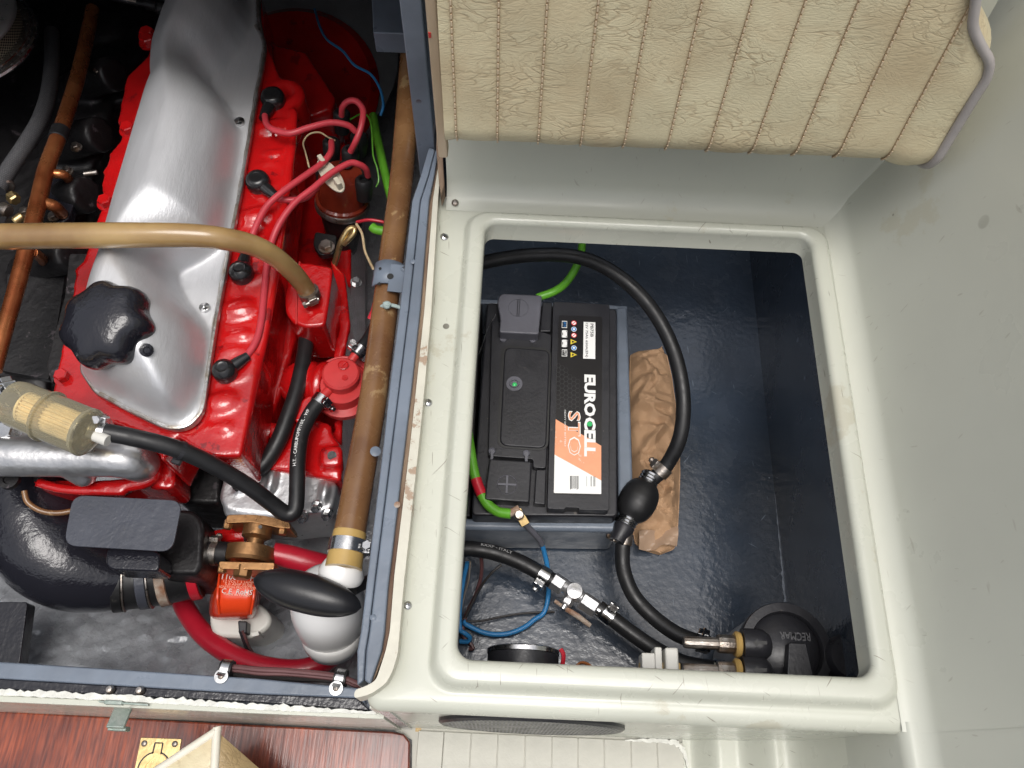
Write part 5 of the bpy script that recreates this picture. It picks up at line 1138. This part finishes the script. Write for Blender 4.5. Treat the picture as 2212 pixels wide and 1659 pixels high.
make('end_cover', G().ppx([(472, 1212), (594, 1215), (591, 1232), (474, 1229)], ZW + .016, ZW - .018, rnd=.003), 'bronze', wp, bevel=.002)
make('end_boss', G().lathe([(s_(20), wpx(541, 1226)), (s_(19), wpx(539, 1250)), (s_(14), wpx(538, 1254))], w0 + np.array([-.006, 0, .006]), wx, 8), 'bronze', wp, sharp=25)
for px, py in ((494, 1128), (612, 1140), (482, 1222), (520, 1226), (588, 1222)):
    c = W(px, py, ZW + .008); make('pump_bolt', G().lathe([(s_(10), -.002), (s_(10), .007), (s_(8), .0085)], c, wx, 6), 'bronze', wp, sharp=25)
make('drain_hole', G().cyl(W(562, 1138, ZW + s_(30.5)), W(562, 1138, ZW + s_(31) - .003), s_(4), 12), 'print_black', wp)
make('inlet_stub', G().lathe([(s_(24), 0), (s_(24), .02), (s_(27), .022), (s_(27), .034), (s_(22), .04)], W(496, 1196, ZW - .005), (-1, .05, -.05), 24), 'black_iron', wp)
clamp(wp, W(462, 1195, ZW - .006), (-1, .05, -.05), s_(24), (.1, 1, .5), .006, 'steel_dirty')
hose('red_hose', 'thick dark red hose leaving the bronze pump behind the white elbow', 'hose', [(590, 1196, -.232), (625, 1203, -.236), (660, 1213, -.240), (700, 1224, -.248), (750, 1238, -.26)], [.0135, .0140, .0145, .0150, .0150], 'red_hose', 20)
hose('red_bracket', 'red painted bracket bar behind the bronze pump', 'bracket', [(440, 1168, -.25), (480, 1160, -.25), (530, 1156, -.25)], .010, 'red', 8)
# --- bilge pump
bpm = thing('bilge_pump', W(510, 1310, -.40), 'orange red bilge pump with white base and printed rating', 'bilge pump')
rowsb = []
for (yy, xl, xr, z_) in ((1215, 470, 556, -.30), (1222, 464, 562, -.262), (1235, 461, 565, -.252), (1270, 457, 565, -.246), (1300, 453, 561, -.250), (1325, 452, 556, -.262), (1336, 455, 552, -.285), (1341, 462, 545, -.330)):
    row = []
    for t in np.linspace(-1, 1, 25):
        x = (xl + xr) / 2 + (xr - xl) / 2 * (abs(t) ** .75 * math.copysign(1, t)); z = z_ - .055 * (abs(t) ** 5)
        row.append(tuple(W(x, yy, z)))
    rowsb.append(row)
bo = make('pump_housing', G().grid(rowsb), 'bilge_red', bpm, sharp=70)
for k, (px) in enumerate((470, 548)):
    make('housing_ridge', G().tube(T([(px + 4, 1240, -.2505), (px, 1290, -.2485), (px + (4 if k == 0 else -6), 1326, -.262)]), .0016, 6), 'bilge_red', bo)
make('strainer_base', G().ppx([(458, 1300), (560, 1300), (586, 1330), (584, 1352), (560, 1372), (540, 1380), (470, 1376), (455, 1364), (450, 1335)], -.315, -.40, rnd=.012), 'white_plastic', bpm, bevel=.006, seg=3)
make('base_clip', G().ppx([(541, 1366), (558, 1362), (560, 1372), (543, 1376)], -.305, -.33), 'white_plastic', bpm, bevel=.001)
for txt, x0_, x1_, yy, hh in (('1100 GPH', 480, 552, 1247, .0068), ('12 VOLT 3.3AMP', 483, 548, 1257, .0030), ('5.0 AMP FUSE', 486, 545, 1263, .0030), ('IGNITION PROTECTED', 474, 552, 1269, .0030), ('C E  RoHS', 479, 545, 1278, .0060), ('MADE IN CHINA', 484, 540, 1285, .0022)):
    z_ = -.2455 if yy > 1245 else -.2488
    ctxt(txt, W(x0_, yy - 2, z_), W(x1_, yy + 2, z_), hh, 'white_plastic' if hh > .005 else 'print_rust', bo, 'print')
bwr = make('cable_gland', G().ppx([(513, 1340), (534, 1342), (532, 1368), (515, 1366)], -.298, -.33), 'plastic_black', bpm, bevel=.002)
hose('pump_wire', None, None, [(520, 1362, -.30), (528, 1385, -.31), (536, 1404, -.33), (548, 1420, -.34)], .0028, 'plastic_black', 8, 6, parent=bpm)
hose('pump_wire', None, None, [(524, 1362, -.298), (533, 1385, -.308), (541, 1402, -.325), (553, 1418, -.338)], .0018, 'brown_wire', 8, 6, parent=bpm)
hose('red_hose', 'long dark red hose curving round the bilge pump along the bay front', 'hose', [(372, 1230, -.36), (385, 1275, -.35), (402, 1318, -.34), (435, 1365, -.33), (480, 1402, -.32), (540, 1432, -.31), (600, 1446, -.305), (655, 1446, -.305), (700, 1430, -.31), (735, 1402, -.32), (760, 1375, -.33)], .0128, 'red_hose', 20)
# --- tan pipe along the coaming
tpipe = thing('tan_pipe', W(810, 650, -.075), 'long tan brown plastic pipe running beside the blue-grey coaming', 'pipe')
ZPp = -.045
tpath = catmull(T([(893, 60, ZPp), (886, 150, ZPp), (868, 380, ZPp), (845, 560, ZPp), (812, 820, ZPp), (775, 1040, ZPp), (748, 1190, ZPp)]), 12)
make('pipe', G().path_tube(tpath, [.0145, .0145, .0143, .0143, .0145, .0152, .0158], 32), 'tan_pipe', tpipe)
tq = catmull(T([(756, 1150, ZPp), (749, 1187, ZPp), (742, 1228, ZPp)]), 8)
make('pipe_end', G().path_tube(tq, [.0162, .0170, .0178], 32), 'tan_pipe_end', tpipe)
clamp(tpipe, W(751, 1182, ZPp), W(742, 1228, ZPp) - W(756, 1150, ZPp), .0176, (1, -.45, .1), .0065, 'steel')
make('paint_dab', G().lathe([(.0055, 0), (.0030, .0006), (0, .0007)], W(811, 975, ZPp + .0149), (.15, 0, 1), 14), 'blue_paint', tpipe)
# saddle bracket
sbk = thing('pipe_saddle', W(850, 605, -.06), 'blue-grey painted metal saddle with drilled holes strapping the tan pipe', 'bracket')
bc_ = W(840, 606, ZPp); pd = tpath[30] - tpath[28]; pd /= np.linalg.norm(pd); sidev = np.cross(pd, UP)
rows = []
for yy in np.linspace(-.0155, .0155, 3):
    row = []
    for a in np.linspace(-2.6, .2, 20): row.append(tuple(bc_ + pd * yy + sidev * .0178 * math.cos(a + math.pi) * -1 * -1 + np.array([0, 0, -1]) * .0178 * math.sin(a)))
    row.append(tuple(bc_ + pd * yy + sidev * .052 + np.array([0, 0, .016]))) if False else None
    rows.append(row)
sm_ = make('strap', G().grid(rows), 'blue_paint', sbk); md = sm_.modifiers.new('thick', 'SOLIDIFY'); md.thickness = .0016; md.offset = 1
make('strap_tab', G().ppx([(845, 570), (882, 573), (874, 632), (836, 628)], ZPp + .0195, ZPp + .0178), 'blue_paint', sbk, bevel=.0005)
for px, py, r_ in ((821, 580, 3), (843, 597, 7), (819, 613, 3.5)):
    make('strap_hole', G().lathe([(R(px, py, ZPp, r_), 0), (R(px, py, ZPp, r_), .0004)], W(px, py, ZPp + (.0190 if px < 830 else .0199)), (-.25 if px < 830 else 0, 0, 1), 16), 'print_black', sbk)
roundscrew(sbk, W(873, 580, ZPp + .0198), UP, .004, 'blue_paint')
kn = catmull(T([(822, 672, ZPp - .008), (822, 664, ZPp + .010), (834, 659, ZPp + .0165), (850, 660, ZPp + .0165), (866, 665, ZPp + .016)]), 6)
kt = thing('string_tie', W(840, 660, ZPp), 'knotted grey green string tied round the tan pipe', 'string')
make('string', G().path_tube(kn, .0021, 8), 'cord', kt)
make('knot', G().ball(W(836, 659, ZPp + .0175), (.0050, .0038), UP, 12, 6).tube(T([(830, 655, ZPp + .017), (836, 664, ZPp + .021), (842, 656, ZPp + .018)]), .0020, 8, 5), 'cord', kt)
hose('loose_string', None, None, [(826, 668, ZPp), (818, 690, ZPp - .02), (806, 720, ZPp - .03), (802, 745, ZPp - .04)], .0010, 'cord', 6, 6, parent=kt)
# --- white elbow fitting with black handle
we = thing('white_elbow_fitting', W(705, 1320, -.30), 'glossy white dome shaped pipe elbow below the tan pipe', 'pipe fitting')
zc = -.115; dcx = W(703, 1296, zc); rdm = R(702, 1302, zc, 82)
make('dome', G().lathe([(rdm * .90, -.075), (rdm * .97, -.045), (rdm, -.018), (rdm * .97, .004), (rdm * .86, .024), (rdm * .66, .037), (rdm * .35, .0445), (0, .046)], dcx - np.array([0, 0, .012]), (.10, .16, 1), 48), 'white_paint', we, sharp=70)
make('neck_ring', G().lathe([(.0150, 0), (.0215, .002), (.0225, .008), (.0190, .016), (.017, .02)], W(734, 1252, ZPp - .016), W(744, 1215, ZPp) - W(734, 1252, ZPp - .010), 36), 'white_paint', we)
make('foot_ring', G().lathe([(rdm * .74, -.030), (rdm * .84, -.026), (rdm * .86, -.012), (rdm * .80, -.004), (rdm * .74, 0)], W(716, 1355, -.175), (.1, .2, 1), 44), 'white_paint', we, sharp=60)
hb_ = thing('hand_grip', W(664, 1282, -.06), 'smooth black oval hand grip lying across the white elbow fitting', 'handle')
g0, g1 = W(547, 1250, -.040), W(781, 1313, -.040); gx_ = g1 - g0; Lg = np.linalg.norm(gx_)
prof = []
for i in range(33):
    t = i / 32; s2 = 2 * t - 1; prof.append((.0186 * (1 - abs(s2) ** 2.35) ** .62 * (1 - .04 * s2), t * Lg))
make('grip', G().lathe(prof, g0, gx_, 40), 'handle_black', hb_, sharp=90)
make('grip_bracket', G().cyl(W(700, 1295, -.062), W(704, 1300, -.10), .008, 18), 'steel_dirty', hb_)
hose('handle_rod', None, None, [(760, 1275, -.062), (790, 1258, -.08), (812, 1245, -.10)], .006, 'black_iron', 12, 6, parent=hb_)
# --- copper pipe, braided hose, air filter at the far left
cp = thing('copper_pipe', W(100, 380, -.17), 'long copper water pipe along the left of the engine', 'pipe')
cpth = catmull(T([(200, 20, -.155), (192, 60, -.150), (172, 150, -.14), (150, 225, -.135), (130, 285, -.13), (100, 365, -.125), (82, 440, -.122), (62, 520, -.12), (36, 620, -.12), (8, 720, -.12), (-14, 800, -.12)]), 10)
make('pipe', G().path_tube(cpth, [.0098, .0100, .0102, .0104, .0104, .0104, .0104, .0102, .0098, .0092, .0092], 24), 'copper', cp)
dcl = W(128, 290, -.130); make('rubber_sleeve', G().lathe([(.0112, -.010), (.0124, -.009), (.0118, -.004), (.0124, 0), (.0118, .004), (.0124, .009), (.0112, .010)], dcl, cpth[42] - cpth[38], 28), 'rubber', cp, sharp=30)
make('branch', G().tube(T([(118, 400, -.13), (140, 425, -.14), (160, 445, -.165)]) if False else T([(112, 375, -.13), (138, 378, -.135), (152, 392, -.160)]), .0062, 14), 'copper', cp)
make('branch', G().tube(T([(92, 438, -.125), (118, 446, -.135), (134, 462, -.160)]), .0078, 14), 'copper', cp)
make('branch', G().tube(T([(70, 545, -.125), (88, 556, -.15), (96, 566, -.175)]), .0065, 14), 'copper', cp)
hose('braided_hose', 'grey braided hose curving down past the copper pipe', 'hose', [(112, 70, -.19), (112, 140, -.165), (104, 205, -.150), (86, 260, -.140), (56, 312, -.135), (24, 360, -.132), (-6, 410, -.130)], .0108, 'braid', 24)
bf = thing('hose_fitting', W(30, 445, -.15), 'tarnished metal hose fittings below the braided hose', 'fitting')
for k, (px, py, tx, ty, r_, m_) in enumerate(((8, 398, 30, 420, .011, 'steel_dirty'), (26, 425, 40, 440, .008, 'brass'), (6, 452, 28, 462, .009, 'steel_dirty'), (12, 480, 4, 500, .010, 'black_iron'), (44, 470, 30, 480, .006, 'brass'), (22, 500, 40, 505, .007, 'steel'))):
    make('fitting_nut', G().lathe([(r_ * .8, -.004), (r_, -.002), (r_, .008), (r_ * .8, .010)], W(px, py, -.135), W(tx, ty, -.135) - W(px, py, -.135), 6 if k % 2 else 20), m_, bf, sharp=25)
ac = W(-78, 84, -.115); KA = 1.25
af = thing('air_filter', (ac[0], ac[1], -.14), 'round chrome topped air filter with wire gauze at the top left corner', 'air filter')
make('base_ring', G().lathe([(0.0875, -.004), (0.1019, -.003), (0.1031, .000), (0.1019, .003), (0.0988, .0045), (0.0956, .003), (0.0953, .0095), (0.0875, .011)], ac, UP, 64), 'steel', af, sharp=30)
make('gauze', G().lathe([(0.0863, .010), (0.0863, .036)], ac, UP, 64), 'gauze', af)
make('lid', G().lathe([(0.0863, .034), (0.0906, .035), (0.0919, .038), (0.0894, .042), (0.0825, .044), (0.0625, .046), (0, .048)], ac, UP, 64), 'alu_cast', af, sharp=60)
thr = thing('throttle_linkage', W(300, 12, -.10), 'dark metal throttle cable end above the far end of the engine', 'linkage')
make('cable', G().tube(T([(200, -20, -.11), (255, -2, -.11), (310, 8, -.11), (350, 14, -.11)]), .0042, 10), 'black_iron', thr)
make('ferrule', G().cyl(W(265, -2, -.11), W(298, 4, -.11), .0058, 14), 'steel_dirty', thr)
make('ball_joint', G().cyl(W(318, 8, -.11), W(354, 16, -.11), .0085, 16).ball(W(350, 18, -.106), .0105, UP), 'black_iron', thr)
make('wire_clip', G().tube(T([(345, 26, -.10), (352, 36, -.10), (362, 44, -.10)]), .0012, 6), 'steel', thr)
# --- cables on the right of the bay
hose('green_battery_cable', 'thick green cable rising behind the tan pipe near the distributor', 'cable', [(806, 250, -.19), (814, 295, -.17), (826, 350, -.165), (838, 400, -.165), (852, 455, -.17)], .0062, 'green_cable', 14)
hose('green_battery_cable', 'rounded bright green cable end showing left of the tan pipe', 'cable', [(804, 490, -.15), (812, 496, -.15), (835, 500, -.15), (862, 502, -.155)], .0062, 'green_cable', 14)
hose('green_wire', 'thin green wire hanging beside the distributor', 'wire', [(756, 258, -.12), (785, 245, -.12), (800, 262, -.12), (804, 300, -.125), (806, 335, -.13), (815, 365, -.135), (818, 390, -.14), (812, 404, -.145)], .0011, 'green_cable', 6)
hose('blue_wire', 'thin blue wire looping through the dark far end of the bay', 'wire', [(680, 20, -.20), (690, 55, -.18), (706, 85, -.17), (740, 110, -.16), (765, 140, -.155), (800, 160, -.15), (820, 190, -.15), (828, 225, -.15), (822, 250, -.16)], .0020, 'blue_wire', 8)
hose('cream_wire', 'thin cream wire running down to the blue-grey pipe saddle', 'wire', [(770, 484, -.16), (782, 505, -.155), (788, 540, -.15), (797, 562, -.14), (806, 580, -.12)], .0018, 'cream_wire', 8)
hose('red_wire', 'thin red wire crossing behind the brass loop', 'wire', [(770, 480, -.17), (795, 475, -.165), (820, 478, -.165), (845, 485, -.17)], .0022, 'wire_red', 8)
hose('red_wire', 'red rubber covered wire end just below the string knot', 'wire', [(812, 655, -.09), (808, 672, -.095), (800, 690, -.10)], .0042, 'wire_red', 10)
hose('green_yellow_wire', 'thin green and cream wire looping to the blue crimp', 'wire', [(668, 362, -.12), (660, 330, -.12), (655, 308, -.12), (668, 290, -.118), (690, 286, -.115), (708, 296, -.11), (724, 304, -.11)], .0012, 'cream_wire', 6)
tn = thing('wire_terminal', W(775, 606, -.18), 'small bright bolt head in the dark gap beside the saddle', 'bolt')
hexbolt(tn, W(769, 611, -.16), (.2, 0, 1), .0055, .008, 'steel', 'bolt_head')
# --- wiring and P-clips at the bay front
def pclip(px, py, label, hx_, hy_):
    e = thing('p_clip', W(px, py, -.11), label, 'clip', 'wiring clips'); c = W(px, py, -.108); d = np.array([1, -.12, 0])
    make('band', G().lathe([(.0080, -.004), (.0094, -.004), (.0094, .004), (.0080, .004)], c, d, 28), 'steel', e)
    make('rubber_lining', G().lathe([(.0052, -.006), (.0088, -.006), (.0088, .006), (.0052, .006)], c, d, 24), 'rubber', e)
    t_ = W(hx_, hy_, -.098); make('tab', G().lathe([(0, -.0008), (.0066, -.0008), (.0066, .0010), (0, .0012)], t_, UP, 24).obox((t_ + c) / 2 + np.array([0, 0, .0045]), (t_ - c, np.cross(t_ - c, UP), UP), (.006, .004, .0009)), 'steel', e)
    roundscrew(e, t_ + np.array([0, 0, .001]), UP, .0030, 'steel_dirty')
pclip(490, 1446, 'steel wiring clip at the left end of the front harness', 478, 1461)
pclip(736, 1466, 'steel wiring clip with screw tab near the coaming corner', 726, 1487)
for k, (dy, dz, lb_) in enumerate(((-4, .002, 'upper brown wire of the harness along the ledge'), (2, -.001, 'lower brown wire of the harness along the ledge'))):
    hose('harness_wire', lb_, 'wire', [(476, 1446 + dy, -.108 + dz), (510, 1445 + dy, -.108 + dz), (560, 1450 + dy + 2 * math.sin(k), -.107 + dz), (620, 1453 + dy, -.107 + dz), (690, 1459 + dy, -.107 + dz), (736, 1466 + dy, -.108 + dz), (772, 1480 + dy, -.11 + dz), (800, 1492 + dy, -.115 + dz)], .0026, 'brown_wire', 8)
hose('harness_wire', 'dark wire sagging below the brown harness wires', 'wire', [(490, 1452, -.112), (520, 1459, -.118), (570, 1463, -.12), (640, 1466, -.12), (700, 1468, -.115), (736, 1470, -.110)], .0030, 'dark_wire', 8)
